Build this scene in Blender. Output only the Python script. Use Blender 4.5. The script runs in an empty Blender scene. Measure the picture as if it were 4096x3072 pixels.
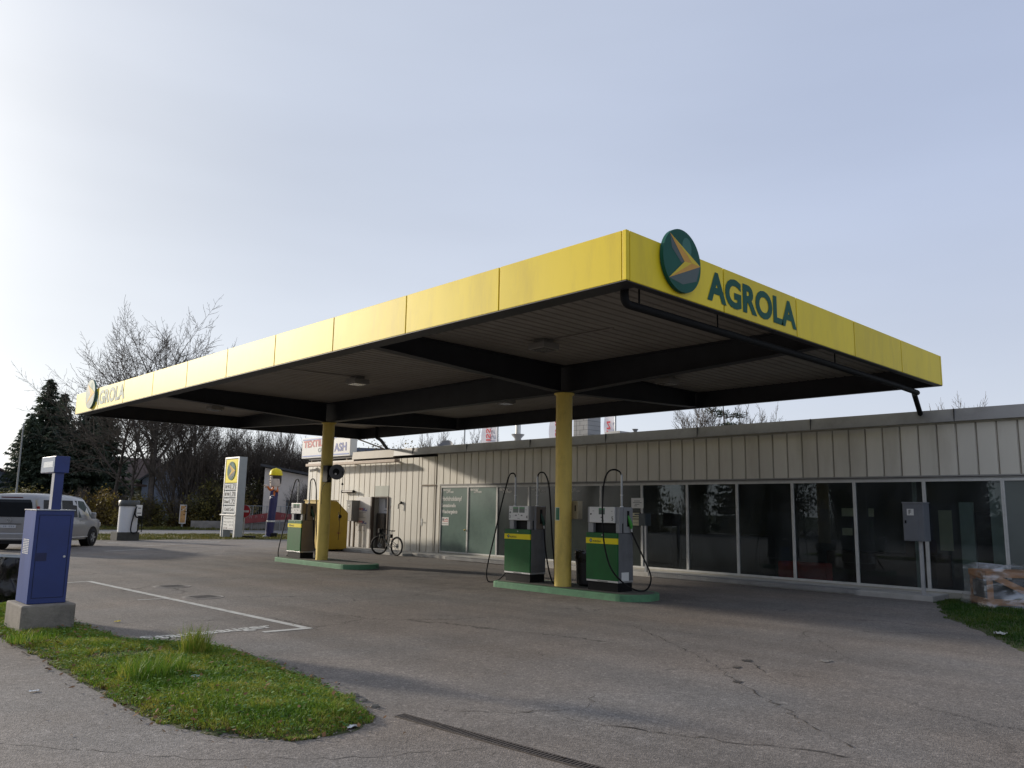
import bpy, math, random
import numpy as np
from mathutils import Vector, Matrix, Euler
R = math.radians
sc = bpy.context.scene
col = sc.collection
V = Vector

# ------------------------------------------------------------------ materials
def lin(c):
    return tuple((x/12.92 if x <= .04045 else ((x+.055)/1.055)**2.4) for x in c)
MATS = {}
def mat(name, c, rough=.6, metal=0, var=.15, scale=5, bump=0, bscale=60, spec=.5, dirt=0, dirtc=(.06,.05,.04), dscale=2.5, streak=1, coat=0, detail=5):
    if name in MATS: return MATS[name]
    m = bpy.data.materials.new(name); m.use_nodes = True
    nt = m.node_tree; N = nt.nodes; L = nt.links
    b = N['Principled BSDF']; b.inputs['Roughness'].default_value = rough; b.inputs['Metallic'].default_value = metal
    b.inputs['Specular IOR Level'].default_value = spec
    if coat: b.inputs['Coat Weight'].default_value = coat
    tc = N.new('ShaderNodeTexCoord')
    mp = N.new('ShaderNodeMapping'); mp.inputs['Scale'].default_value = (1, 1, streak)
    L.new(tc.outputs['Object'], mp.inputs['Vector'])
    n = N.new('ShaderNodeTexNoise'); n.inputs['Scale'].default_value = scale; n.inputs['Detail'].default_value = detail
    L.new(mp.outputs[0], n.inputs['Vector'])
    r = N.new('ShaderNodeMapRange'); r.inputs[1].default_value = .25; r.inputs[2].default_value = .75
    L.new(n.outputs['Fac'], r.inputs[0])
    mx = N.new('ShaderNodeMix'); mx.data_type = 'RGBA'
    mx.inputs[6].default_value = (*[x*(1-var) for x in c], 1); mx.inputs[7].default_value = (*[min(1, x*(1+var)) for x in c], 1)
    L.new(r.outputs[0], mx.inputs[0]); out = mx.outputs[2]
    if dirt:
        n2 = N.new('ShaderNodeTexNoise'); n2.inputs['Scale'].default_value = dscale; n2.inputs['Detail'].default_value = 8; n2.inputs['Roughness'].default_value = .7
        L.new(mp.outputs[0], n2.inputs['Vector'])
        r2 = N.new('ShaderNodeMapRange'); r2.inputs[1].default_value = .48; r2.inputs[2].default_value = .78; r2.inputs[4].default_value = dirt
        L.new(n2.outputs['Fac'], r2.inputs[0])
        m2 = N.new('ShaderNodeMix'); m2.data_type = 'RGBA'; m2.inputs[7].default_value = (*dirtc, 1)
        L.new(r2.outputs[0], m2.inputs[0]); L.new(out, m2.inputs[6]); out = m2.outputs[2]
    L.new(out, b.inputs['Base Color'])
    if bump:
        nb = N.new('ShaderNodeTexNoise'); nb.inputs['Scale'].default_value = bscale; nb.inputs['Detail'].default_value = 4
        L.new(tc.outputs['Object'], nb.inputs['Vector'])
        bp = N.new('ShaderNodeBump'); bp.inputs['Strength'].default_value = bump; bp.inputs['Distance'].default_value = .02
        L.new(nb.outputs['Fac'], bp.inputs['Height']); L.new(bp.outputs[0], b.inputs['Normal'])
    MATS[name] = m
    return m

def asphalt(name, base, seed, crack=1.0, bright=1.0, stains=False):
    m = bpy.data.materials.new(name); m.use_nodes = True
    nt = m.node_tree; N = nt.nodes; L = nt.links; b = N['Principled BSDF']
    b.inputs['Roughness'].default_value = .82; b.inputs['Specular IOR Level'].default_value = .35
    g = N.new('ShaderNodeNewGeometry')
    off = N.new('ShaderNodeVectorMath'); off.operation = 'ADD'; off.inputs[1].default_value = (seed, seed*2.3, 0)
    L.new(g.outputs['Position'], off.inputs[0]); P = off.outputs[0]
    def noise(s, d=4, ro=.55, dist=0):
        n = N.new('ShaderNodeTexNoise'); n.inputs['Scale'].default_value = s; n.inputs['Detail'].default_value = d
        n.inputs['Roughness'].default_value = ro; n.inputs['Distortion'].default_value = dist
        L.new(P, n.inputs['Vector']); return n.outputs['Fac']
    def rng(x, a, c, lo, hi):
        r = N.new('ShaderNodeMapRange'); r.inputs[1].default_value = a; r.inputs[2].default_value = c; r.inputs[3].default_value = lo; r.inputs[4].default_value = hi
        L.new(x, r.inputs[0]); return r.outputs[0]
    def mul(x, y):
        mm = N.new('ShaderNodeMath'); mm.operation = 'MULTIPLY'; L.new(x, mm.inputs[0])
        if isinstance(y, float): mm.inputs[1].default_value = y
        else: L.new(y, mm.inputs[1])
        return mm.outputs[0]
    f = rng(noise(.16, 3), .3, .7, .80*bright, 1.15*bright)          # broad worn patches
    f = mul(f, rng(noise(1.1, 5, .65), .3, .7, .88, 1.1))
    f = mul(f, rng(noise(9, 4, .7), .3, .7, .9, 1.1))
    vo = N.new('ShaderNodeTexVoronoi'); vo.inputs['Scale'].default_value = 95; L.new(P, vo.inputs['Vector'])
    sep = N.new('ShaderNodeSeparateColor'); L.new(vo.outputs['Color'], sep.inputs[0])
    f = mul(f, rng(sep.outputs[0], 0, 1, .62, 1.38))                  # single grains of stone
    vo2 = N.new('ShaderNodeTexVoronoi'); vo2.inputs['Scale'].default_value = 34; L.new(P, vo2.inputs['Vector'])
    sep2 = N.new('ShaderNodeSeparateColor'); L.new(vo2.outputs['Color'], sep2.inputs[0])
    f = mul(f, rng(sep2.outputs[1], .8, 1, 1, 1.35))
    # cracks
    wob = N.new('ShaderNodeTexNoise'); wob.inputs['Scale'].default_value = 1.6; wob.inputs['Detail'].default_value = 8; wob.inputs['Roughness'].default_value = .7; L.new(P, wob.inputs['Vector'])
    sub = N.new('ShaderNodeVectorMath'); sub.operation = 'MULTIPLY_ADD'; sub.inputs[1].default_value = (.9, .9, 0); L.new(wob.outputs['Color'], sub.inputs[0]); L.new(P, sub.inputs[2])
    vc = N.new('ShaderNodeTexVoronoi'); vc.feature = 'DISTANCE_TO_EDGE'; vc.inputs['Scale'].default_value = .3; L.new(sub.outputs[0], vc.inputs['Vector'])
    cr = rng(vc.outputs['Distance'], .0015, .006, 1, 0)
    cr = mul(cr, rng(noise(.45, 3), .5, .6, 0, 1))
    inv = N.new('ShaderNodeMath'); inv.operation = 'MULTIPLY_ADD'; L.new(cr, inv.inputs[0]); inv.inputs[1].default_value = -.62*crack; inv.inputs[2].default_value = 1
    f = mul(f, inv.outputs[0])
    # oil spots
    st = rng(noise(.7, 6, .75, .4), .62, .72, 1, .72)
    f = mul(f, st)
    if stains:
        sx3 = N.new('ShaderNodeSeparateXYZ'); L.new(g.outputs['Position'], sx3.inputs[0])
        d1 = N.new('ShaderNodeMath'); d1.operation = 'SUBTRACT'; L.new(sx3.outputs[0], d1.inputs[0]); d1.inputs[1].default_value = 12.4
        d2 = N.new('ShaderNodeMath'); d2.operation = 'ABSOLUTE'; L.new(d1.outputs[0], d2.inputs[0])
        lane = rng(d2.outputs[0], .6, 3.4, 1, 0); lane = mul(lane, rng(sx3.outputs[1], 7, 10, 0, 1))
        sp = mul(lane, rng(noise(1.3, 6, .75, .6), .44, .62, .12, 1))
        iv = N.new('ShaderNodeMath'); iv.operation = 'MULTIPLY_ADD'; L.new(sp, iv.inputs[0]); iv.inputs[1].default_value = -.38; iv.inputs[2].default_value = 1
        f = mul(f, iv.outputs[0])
        # faint long tyre polish bands running along the lanes
        tl = N.new('ShaderNodeMapping'); tl.inputs['Scale'].default_value = (1.5, .10, 1); tl.inputs['Rotation'].default_value = (0, 0, R(12)); L.new(P, tl.inputs[0])
        tn_ = N.new('ShaderNodeTexNoise'); tn_.inputs['Scale'].default_value = 1.0; tn_.inputs['Detail'].default_value = 5; L.new(tl.outputs[0], tn_.inputs['Vector'])
        f = mul(f, rng(tn_.outputs['Fac'], .35, .65, .88, 1.10))
    sc_ = N.new('ShaderNodeVectorMath'); sc_.operation = 'SCALE'; sc_.inputs[0].default_value = base
    L.new(f, sc_.inputs['Scale'])
    hue = N.new('ShaderNodeMix'); hue.data_type = 'RGBA'; hue.blend_type = 'MULTIPLY'; hue.inputs[0].default_value = 1
    L.new(sc_.outputs[0], hue.inputs[6])
    ra = N.new('ShaderNodeMix'); ra.data_type = 'RGBA'; ra.inputs[6].default_value = (1.05, .99, .93, 1); ra.inputs[7].default_value = (.97, 1, 1.03, 1)
    L.new(rng(noise(.35, 3), .35, .65, 0, 1), ra.inputs[0]); L.new(ra.outputs[2], hue.inputs[7])
    L.new(hue.outputs[2], b.inputs['Base Color'])
    bp = N.new('ShaderNodeBump'); bp.inputs['Strength'].default_value = .55; bp.inputs['Distance'].default_value = .006
    L.new(vo.outputs['Distance'], bp.inputs['Height']); L.new(bp.outputs[0], b.inputs['Normal'])
    return m

def grassmat(name, c0, c1, c2, scale=1.2):
    m = bpy.data.materials.new(name); m.use_nodes = True
    nt = m.node_tree; N = nt.nodes; L = nt.links; b = N['Principled BSDF']
    b.inputs['Roughness'].default_value = .55; b.inputs['Specular IOR Level'].default_value = .3
    g = N.new('ShaderNodeNewGeometry')
    n = N.new('ShaderNodeTexNoise'); n.inputs['Scale'].default_value = scale; n.inputs['Detail'].default_value = 6; n.inputs['Roughness'].default_value = .7
    L.new(g.outputs['Position'], n.inputs['Vector'])
    a = N.new('ShaderNodeMath'); a.operation = 'MULTIPLY_ADD'; a.inputs[1].default_value = .22; L.new(g.outputs['Random Per Island'], a.inputs[0])
    s = N.new('ShaderNodeMath'); s.operation = 'SUBTRACT'; L.new(n.outputs['Fac'], s.inputs[0]); s.inputs[1].default_value = .11
    L.new(s.outputs[0], a.inputs[2])
    cr = N.new('ShaderNodeValToRGB'); e = cr.color_ramp.elements
    e[0].position = .34; e[0].color = (*c0, 1); e[1].position = .66; e[1].color = (*c2, 1)
    k = e.new(.5); k.color = (*c1, 1)
    L.new(a.outputs[0], cr.inputs[0]); L.new(cr.outputs[0], b.inputs['Base Color'])
    tr = N.new('ShaderNodeBsdfTranslucent'); L.new(cr.outputs[0], tr.inputs['Color'])
    mx = N.new('ShaderNodeMixShader'); mx.inputs[0].default_value = .3
    L.new(b.outputs[0], mx.inputs[1]); L.new(tr.outputs[0], mx.inputs[2]); L.new(mx.outputs[0], N['Material Output'].inputs['Surface'])
    return m

def glassmat(name, tint, refl_boost=1.0, rough=.0, alpha=1.0):
    m = bpy.data.materials.new(name); m.use_nodes = True
    nt = m.node_tree; N = nt.nodes; L = nt.links; N.remove(N['Principled BSDF'])
    t = N.new('ShaderNodeBsdfTransparent'); t.inputs['Color'].default_value = (*tint, 1)
    gl = N.new('ShaderNodeBsdfGlossy'); gl.inputs['Roughness'].default_value = rough; gl.inputs['Color'].default_value = (.6, .65, .7, 1)
    fr = N.new('ShaderNodeFresnel'); fr.inputs['IOR'].default_value = 1.5
    mm = N.new('ShaderNodeMath'); mm.operation = 'MULTIPLY'; mm.use_clamp = True; mm.inputs[1].default_value = refl_boost
    L.new(fr.outputs[0], mm.inputs[0])
    # faint grime on the pane
    df = N.new('ShaderNodeBsdfDiffuse'); df.inputs['Color'].default_value = (.32, .34, .35, 1)
    tc = N.new('ShaderNodeTexCoord'); mp = N.new('ShaderNodeMapping'); mp.inputs['Scale'].default_value = (1, 1.3, .8); L.new(tc.outputs['Object'], mp.inputs[0])
    no = N.new('ShaderNodeTexNoise'); no.inputs['Scale'].default_value = 1.6; no.inputs['Detail'].default_value = 7; L.new(mp.outputs[0], no.inputs['Vector'])
    ra = N.new('ShaderNodeMapRange'); ra.inputs[1].default_value = .35; ra.inputs[2].default_value = .8; ra.inputs[3].default_value = .02; ra.inputs[4].default_value = .12*alpha; L.new(no.outputs['Fac'], ra.inputs[0])
    m0 = N.new('ShaderNodeMixShader'); L.new(ra.outputs[0], m0.inputs[0]); L.new(t.outputs[0], m0.inputs[1]); L.new(df.outputs[0], m0.inputs[2])
    m1 = N.new('ShaderNodeMixShader'); L.new(mm.outputs[0], m1.inputs[0]); L.new(m0.outputs[0], m1.inputs[1]); L.new(gl.outputs[0], m1.inputs[2])
    L.new(m1.outputs[0], N['Material Output'].inputs['Surface'])
    return m

# ------------------------------------------------------------------ objects
OFF = {}
def tag(o, label=None, cat=None, group=None, kind=None):
    if label: o['label'] = label
    if cat: o['category'] = cat
    if group: o['group'] = group
    if kind: o['kind'] = kind
    return o
def thing(name, label, cat, loc=(0, 0, 0), rotz=0, group=None, local=False):
    o = bpy.data.objects.new(name, None); col.objects.link(o); o.empty_display_size = .2
    o.location = loc; o.rotation_euler = (0, 0, rotz)
    OFF[o.name] = V((0, 0, 0)) if local else V(loc)
    return tag(o, label, cat, group)

def frame_of(d):
    d = V(d).normalized()
    a = V((0, 0, 1)) if abs(d.z) < .9 else V((1, 0, 0))
    u = d.cross(a).normalized(); return u, d.cross(u).normalized(), d

class MB:
    def __init__(s): s.v = []; s.f = []
    def add(s, vs, fs):
        k = len(s.v); s.v += [tuple(p) for p in vs]; s.f += [tuple(i+k for i in f) for f in fs]; return s
    def box(s, x0, x1, y0, y1, z0, z1):
        vs = [(x, y, z) for z in (z0, z1) for y in (y0, y1) for x in (x0, x1)]
        return s.add(vs, [(0, 2, 3, 1), (4, 5, 7, 6), (0, 1, 5, 4), (2, 6, 7, 3), (0, 4, 6, 2), (1, 3, 7, 5)])
    def bar(s, p, q, w, h, up=(0, 0, 1)):
        p = V(p); q = V(q); d = (q-p).normalized(); r = d.cross(V(up))
        if r.length < 1e-4: r = d.cross(V((1, 0, 0)))
        r.normalize(); u = r.cross(d)
        vs = [c+r*a*w/2+u*b*h/2 for c in (p, q) for a, b in ((-1, -1), (1, -1), (1, 1), (-1, 1))]
        return s.add(vs, [(3, 2, 1, 0), (4, 5, 6, 7), (0, 1, 5, 4), (1, 2, 6, 5), (2, 3, 7, 6), (3, 0, 4, 7)])
    def tube(s, pts, r, n=8, cap=True):
        pts = [V(p) for p in pts]; k = len(pts); rs = r if isinstance(r, (list, tuple)) else [r]*k
        vs = []; u = None
        for i, p in enumerate(pts):
            d = (pts[min(i+1, k-1)]-pts[max(i-1, 0)])
            d = d.normalized() if d.length > 1e-9 else V((0, 0, 1))
            if u is None: u, w, _ = frame_of(d)
            else:
                u = (u-d*u.dot(d)); u = u.normalized() if u.length > 1e-6 else frame_of(d)[0]
                w = d.cross(u)
            for j in range(n):
                a = 2*math.pi*j/n; vs.append(p+(u*math.cos(a)+w*math.sin(a))*rs[i])
        fs = [(i*n+j, i*n+(j+1) % n, (i+1)*n+(j+1) % n, (i+1)*n+j) for i in range(k-1) for j in range(n)]
        if cap: fs += [tuple(range(n-1, -1, -1)), tuple((k-1)*n+j for j in range(n))]
        return s.add(vs, fs)
    def cyl(s, p, q, r, n=24, r2=None): return s.tube([p, q], [r, r if r2 is None else r2], n)
    def lathe(s, prof, c=(0, 0, 0), n=24, M=None):
        vs = []; c = V(c)
        for r, z in prof:
            for j in range(n):
                a = 2*math.pi*j/n; p = V((r*math.cos(a), r*math.sin(a), z)); vs.append((M @ p if M else p)+c)
        k = len(prof)
        fs = [(i*n+j, i*n+(j+1) % n, (i+1)*n+(j+1) % n, (i+1)*n+j) for i in range(k-1) for j in range(n)]
        fs += [tuple(range(n-1, -1, -1)), tuple((k-1)*n+j for j in range(n))]
        return s.add(vs, fs)
    def prism(s, poly, o, a, b, d):
        """polygon (u,w) -> o+a*u+b*w, extruded along d"""
        o = V(o); a = V(a); b = V(b); d = V(d); n = len(poly)
        p0 = [o+a*u+b*w for u, w in poly]; p1 = [p+d for p in p0]
        fs = [tuple(range(n)), tuple(range(2*n-1, n-1, -1))] + [(i, n+i, n+(i+1) % n, (i+1) % n) for i in range(n)]
        return s.add(p0+p1, fs)
    def flat(s, poly, o=(0, 0, 0), a=(1, 0, 0), b=(0, 1, 0)):
        o = V(o); a = V(a); b = V(b)
        return s.add([o+a*u+b*w for u, w in poly], [tuple(range(len(poly)))])
    def ell(s, c, rx, ry, rz, n=16, m=10):
        vs = []; c = V(c)
        for i in range(m+1):
            t = math.pi*i/m
            for j in range(n):
                a = 2*math.pi*j/n
                vs.append(c+V((rx*math.sin(t)*math.cos(a), ry*math.sin(t)*math.sin(a), rz*math.cos(t))))
        return s.add(vs, [(i*n+j, (i+1)*n+j, (i+1)*n+(j+1) % n, i*n+(j+1) % n) for i in range(m) for j in range(n)])
    def build(s, name, m, parent=None, bevel=0, smooth=False, seg=2):
        me = bpy.data.meshes.new(name)
        off = OFF[parent.name] if parent else V((0, 0, 0))
        vs = np.array([tuple(p) for p in s.v], dtype=float).reshape(-1, 3)-np.array(off)
        me.from_pydata(vs.tolist(), [], s.f); me.materials.append(m)
        if smooth: me.polygons.foreach_set('use_smooth', [True]*len(me.polygons))
        me.update()
        o = bpy.data.objects.new(name, me); col.objects.link(o)
        if parent: o.parent = parent; OFF[o.name] = off
        if bevel:
            bv = o.modifiers.new('bevel', 'BEVEL'); bv.width = bevel; bv.segments = seg; bv.limit_method = 'ANGLE'; bv.angle_limit = R(40)
        if smooth:
            try: me.set_sharp_from_angle(angle=R(45))
            except Exception: pass
        return o

def text_geo(s, bold=0.0, space=1.0, shear=0):
    c = bpy.data.curves.new('txt', 'FONT'); c.body = s; c.size = 1; c.offset = bold; c.space_character = space; c.shear = shear; c.resolution_u = 4
    o = bpy.data.objects.new('txt', c); col.objects.link(o)
    dg = bpy.context.evaluated_depsgraph_get(); dg.update()
    me = bpy.data.meshes.new_from_object(o.evaluated_get(dg))
    v = [tuple(p.co) for p in me.vertices]; f = [tuple(p.vertices) for p in me.polygons]
    bpy.data.objects.remove(o); bpy.data.curves.remove(c); bpy.data.meshes.remove(me)
    return v, f
def text(mb, s, o, right, up, w=None, h=None, bold=.0, space=1.0, shear=0, centre=False):
    v, f = text_geo(s, bold, space, shear)
    if not v: return mb
    x0 = min(p[0] for p in v); x1 = max(p[0] for p in v); y0 = min(p[1] for p in v); y1 = max(p[1] for p in v)
    sy = h/(y1-y0) if h else None; sx = w/(x1-x0) if w else None
    sx = sx or sy; sy = sy or sx
    o = V(o); r = V(right).normalized(); u = V(up).normalized()
    k = (x1-x0)*sx/2 if centre else 0
    mb.add([o+r*((p[0]-x0)*sx-k)+u*((p[1]-y0)*sy) for p in v], f)
    return mb

def scatter_mesh(name, verts, faces, m, parent=None):
    me = bpy.data.meshes.new(name)
    off = OFF[parent.name] if parent else V((0, 0, 0))
    verts = np.asarray(verts, dtype=np.float32)-np.array(off, dtype=np.float32); faces = np.asarray(faces, dtype=np.int32)
    nv = len(verts); nf, k = faces.shape
    me.vertices.add(nv); me.vertices.foreach_set('co', verts.ravel())
    me.loops.add(nf*k); me.loops.foreach_set('vertex_index', faces.ravel())
    me.polygons.add(nf); me.polygons.foreach_set('loop_start', np.arange(0, nf*k, k, dtype=np.int32))
    me.materials.append(m); me.update(); me.validate()
    o = bpy.data.objects.new(name, me); col.objects.link(o)
    if parent: o.parent = parent; OFF[o.name] = off
    return o

# ------------------------------------------------------------------ camera, sky, sun
cam = bpy.data.objects.new('camera', bpy.data.cameras.new('camera')); col.objects.link(cam); sc.camera = cam
yaw, pitch, roll = R(46.452), R(9.008), R(1.062)
fw = V((math.cos(yaw)*math.cos(pitch), math.sin(yaw)*math.cos(pitch), math.sin(pitch)))
r0 = V((math.sin(yaw), -math.cos(yaw), 0)); u0 = r0.cross(fw)
rt = r0*math.cos(roll)+u0*math.sin(roll); up = rt.cross(fw)
cam.matrix_world = Matrix(((rt.x, up.x, -fw.x, 0), (rt.y, up.y, -fw.y, 0), (rt.z, up.z, -fw.z, 1.6), (0, 0, 0, 1)))
cam.data.sensor_width = 36; cam.data.lens = 36*3203.68/4096; cam.data.clip_end = 3000; cam.data.clip_start = .05

SUN = V((-1.17, 3.6, 1.0)).normalized()                       # towards the sun
el = math.asin(SUN.z)
w = bpy.data.worlds.new('World'); sc.world = w; w.use_nodes = True
nt = w.node_tree; N = nt.nodes; L = nt.links; bg = N['Background']
sky = N.new('ShaderNodeTexSky'); sky.sky_type = 'NISHITA'; sky.sun_disc = False
sky.sun_elevation = el; sky.sun_rotation = math.atan2(SUN.x, SUN.y); sky.air_density = 1.0; sky.dust_density = 1.6; sky.ozone_density = 1.6; sky.altitude = 450
def wmath(op, a, b=None, clamp=False):
    n = N.new('ShaderNodeMath'); n.operation = op; n.use_clamp = clamp
    for k, x in enumerate((a, b)):
        if x is None: continue
        if isinstance(x, (int, float)): n.inputs[k].default_value = x
        else: L.new(x, n.inputs[k])
    return n.outputs[0]
def wmix(f, a, b, blend='MIX'):
    n = N.new('ShaderNodeMix'); n.data_type = 'RGBA'; n.blend_type = blend
    for k, x in ((0, f), (6, a), (7, b)):
        if isinstance(x, (int, float)): n.inputs[k].default_value = x
        elif isinstance(x, tuple): n.inputs[k].default_value = (*x, 1)
        else: L.new(x, n.inputs[k])
    return n.outputs[2]
tc = N.new('ShaderNodeTexCoord'); D = tc.outputs['Generated']
dt = N.new('ShaderNodeVectorMath'); dt.operation = 'DOT_PRODUCT'; dt.inputs[1].default_value = SUN; L.new(D, dt.inputs[0])
# milky autumn haze: bright round the sun, blue grey away from it
rp = N.new('ShaderNodeValToRGB'); L.new(wmath('MULTIPLY_ADD', dt.outputs['Value'], .5), rp.inputs[0]); rp.inputs[0].links[0].from_node.inputs[2].default_value = .5
rp.color_ramp.interpolation = 'B_SPLINE'; e = rp.color_ramp.elements; e[0].position = 0; e[0].color = (.44, .49, .58, 1); e[1].position = 1; e[1].color = (1.7, 1.6, 1.45, 1)  # stop opposite the sun, out of view, is brightened as added fill light
for pos, c in ((.44, (.29, .355, .53)), (.62, (.345, .405, .555)), (.74, (.395, .45, .58)), (.86, (.42, .465, .565)), (.925, (.52, .55, .61)), (.965, (.78, .79, .80))):
    k = e.new(pos); k.color = (*c, 1)
sx_ = N.new('ShaderNodeSeparateXYZ'); L.new(D, sx_.inputs[0])
low = wmath('POWER', wmath('SUBTRACT', 1.0, wmath('MULTIPLY', wmath('ABSOLUTE', sx_.outputs[2]), 2.2), True), 1.6)
hazed = wmix(wmath('MULTIPLY', low, .75), rp.outputs[0], wmix(wmath('MULTIPLY_ADD', dt.outputs['Value'], .8), (.55, .585, .66), (.80, .82, .83)))
mp = N.new('ShaderNodeMapping'); mp.inputs['Scale'].default_value = (1.0, 1.0, 4.5); mp.inputs['Rotation'].default_value = (R(10), R(-8), 0); L.new(D, mp.inputs[0])
cn = N.new('ShaderNodeTexNoise'); cn.inputs['Scale'].default_value = 1.5; cn.inputs['Detail'].default_value = 4; cn.inputs['Roughness'].default_value = .45; L.new(mp.outputs[0], cn.inputs['Vector'])
cr = N.new('ShaderNodeMapRange'); cr.inputs[1].default_value = .35; cr.inputs[2].default_value = .75; cr.inputs[3].default_value = .945; cr.inputs[4].default_value = 1.06; L.new(cn.outputs['Fac'], cr.inputs[0])
sv = N.new('ShaderNodeVectorMath'); sv.operation = 'SCALE'; L.new(hazed, sv.inputs[0]); L.new(cr.outputs[0], sv.inputs['Scale'])
s10 = N.new('ShaderNodeVectorMath'); s10.operation = 'SCALE'; s10.inputs['Scale'].default_value = 10; L.new(sv.outputs[0], s10.inputs[0])
hsv = N.new('ShaderNodeHueSaturation'); hsv.inputs['Saturation'].default_value = .84; L.new(wmix(.15, s10.outputs[0], sky.outputs[0]), hsv.inputs['Color'])
L.new(hsv.outputs[0], bg.inputs['Color']); bg.inputs['Strength'].default_value = .142
sun = bpy.data.objects.new('sun', bpy.data.lights.new('sun', 'SUN')); col.objects.link(sun)
sun.data.energy = 4.0; sun.data.angle = R(2.5); sun.data.color = (1, .90, .76)
sun.rotation_euler = (-SUN).to_track_quat('-Z', 'Y').to_euler()
sc.view_settings.view_transform = 'Standard'; sc.view_settings.look = 'None'; sc.view_settings.exposure = 0
sc.cycles.max_bounces = 8; sc.cycles.transparent_max_bounces = 24; sc.cycles.use_denoising = True

# ------------------------------------------------------------------ material list
yellow = mat('yellow_enamel', (.80, .61, .022), rough=.50, spec=.28, var=.07, scale=1.1, dirt=.42, dirtc=(.42, .29, .045), dscale=2.6, streak=.22, bump=.10, bscale=1.6)
def tone(m, lo, hi, per_y=None):
    """slightly different tone for every object, or for every sheet of width per_y"""
    nt = m.node_tree; N = nt.nodes; L = nt.links; b = N['Principled BSDF']; src = b.inputs['Base Color'].links[0].from_socket
    if per_y:
        g = N.new('ShaderNodeNewGeometry'); sp = N.new('ShaderNodeSeparateXYZ'); L.new(g.outputs['Position'], sp.inputs[0])
        d = N.new('ShaderNodeMath'); d.operation = 'DIVIDE'; d.inputs[1].default_value = per_y; L.new(sp.outputs[1], d.inputs[0])
        f = N.new('ShaderNodeMath'); f.operation = 'FLOOR'; L.new(d.outputs[0], f.inputs[0])
        w_ = N.new('ShaderNodeTexWhiteNoise'); w_.noise_dimensions = '1D'; L.new(f.outputs[0], w_.inputs['W']); r = w_.outputs['Value']
    else: r = N.new('ShaderNodeObjectInfo').outputs['Random']
    mr = N.new('ShaderNodeMapRange'); mr.inputs[3].default_value = lo; mr.inputs[4].default_value = hi; L.new(r, mr.inputs[0])
    sc_ = N.new('ShaderNodeVectorMath'); sc_.operation = 'SCALE'; L.new(src, sc_.inputs[0]); L.new(mr.outputs[0], sc_.inputs['Scale']); L.new(sc_.outputs[0], b.inputs['Base Color'])
tone(yellow, .93, 1.04)
yellowp = mat('yellow_column_paint', (.78, .58, .13), rough=.5, var=.1, scale=4, dirt=.55, dirtc=(.22, .15, .05), dscale=3, streak=.4, bump=.15, bscale=90)
yellowv = mat('yellow_vinyl', (.86, .70, .012), rough=.55, spec=.25, var=.04)
agreenw = mat('glare_washed_green_vinyl', (.10, .18, .15), rough=.55, spec=.22, var=.1)  # sun glare on the left fascia painted in as a paler green
agreen = mat('dark_green_vinyl', (.008, .085, .062), rough=.6, spec=.2, var=.12, scale=3)
agreenl = mat('light_green_vinyl', (.05, .16, .135), rough=.6, spec=.2, var=.1)
orange = mat('orange_vinyl', (.60, .32, .07), rough=.6, spec=.2, var=.05)
gold = mat('gold_vinyl', (.66, .50, .05), rough=.6, spec=.2, var=.05)
steeld = mat('dark_steel', (.018, .018, .022), rough=.55, var=.3, scale=3)
deckm = mat('corrugated_deck_paint', (.23, .205, .18), rough=.6, var=.12, scale=1.5, dirt=.5, dirtc=(.13, .10, .08), dscale=.9)
pipem = mat('black_pipe', (.010, .010, .011), rough=.7, spec=.15)
metalg = mat('grey_metal', (.35, .36, .37), rough=.35, metal=.8, var=.15)
alu = mat('aluminium', (.55, .55, .55), rough=.4, metal=.7, var=.12)
whitem = mat('white_enamel', (.66, .66, .64), rough=.4, var=.05, dirt=.25, dirtc=(.4, .38, .34))
whitef = mat('white_window_frame', (.56, .56, .54), rough=.5, var=.08, dirt=.4, dirtc=(.28, .27, .25), dscale=6)
green = mat('green_enamel', (.006, .105, .022), rough=.5, spec=.3, var=.15, scale=3, dirt=.3, dirtc=(.02, .06, .03), dscale=5)
greyp = mat('grey_pump_steel', (.14, .145, .155), rough=.5, var=.12, dirt=.4, dirtc=(.06, .055, .05), dscale=4)
greyl = mat('light_grey_pump_steel', (.26, .265, .275), rough=.45, var=.1, dirt=.3, dirtc=(.13, .12, .11), dscale=4)
brownp = mat('brown_grey_panel', (.15, .125, .105), rough=.5, var=.12)
blackp = mat('black_plastic', (.009, .009, .010), rough=.65, spec=.2)
rubber = mat('black_rubber', (.011, .011, .012), rough=.7, spec=.2)
lcd = mat('display_glass', (.10, .13, .12), rough=.25, var=.08)
lcdg = mat('display_green', (.04, .22, .08), rough=.3)
ink = mat('black_ink', (.012, .012, .013), rough=.6)
inkg = mat('grey_ink', (.10, .10, .11), rough=.6)
redi = mat('red_ink', (.42, .03, .04), rough=.5, var=.1)
bluei = mat('blue_ink', (.03, .055, .27), rough=.5)
kerbg = mat('green_kerb_paint', (.095, .24, .125), rough=.7, var=.2, scale=3, dirt=.8, dirtc=(.05, .10, .065), dscale=2.2, bump=.3, bscale=30)
conc = mat('concrete', (.27, .25, .22), rough=.9, var=.2, scale=4, dirt=.7, dirtc=(.08, .075, .06), dscale=2.5, bump=.3, bscale=50)
concd = mat('dirty_concrete', (.13, .125, .105), rough=.9, var=.25, scale=4, dirt=.8, dirtc=(.04, .045, .03), dscale=3, bump=.3, bscale=50)
cladd = mat('cream_cladding', (.67, .64, .565), rough=.55, var=.06, scale=1.4, dirt=.45, dirtc=(.33, .29, .21), dscale=1.3, streak=.22)
tone(cladd, .94, 1.05, .3735)
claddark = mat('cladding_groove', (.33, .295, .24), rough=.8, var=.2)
flash = mat('brown_grey_flashing', (.31, .305, .305), rough=.5, var=.12, scale=1.2, dirt=.5, dirtc=(.10, .095, .08), dscale=1.1)
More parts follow.
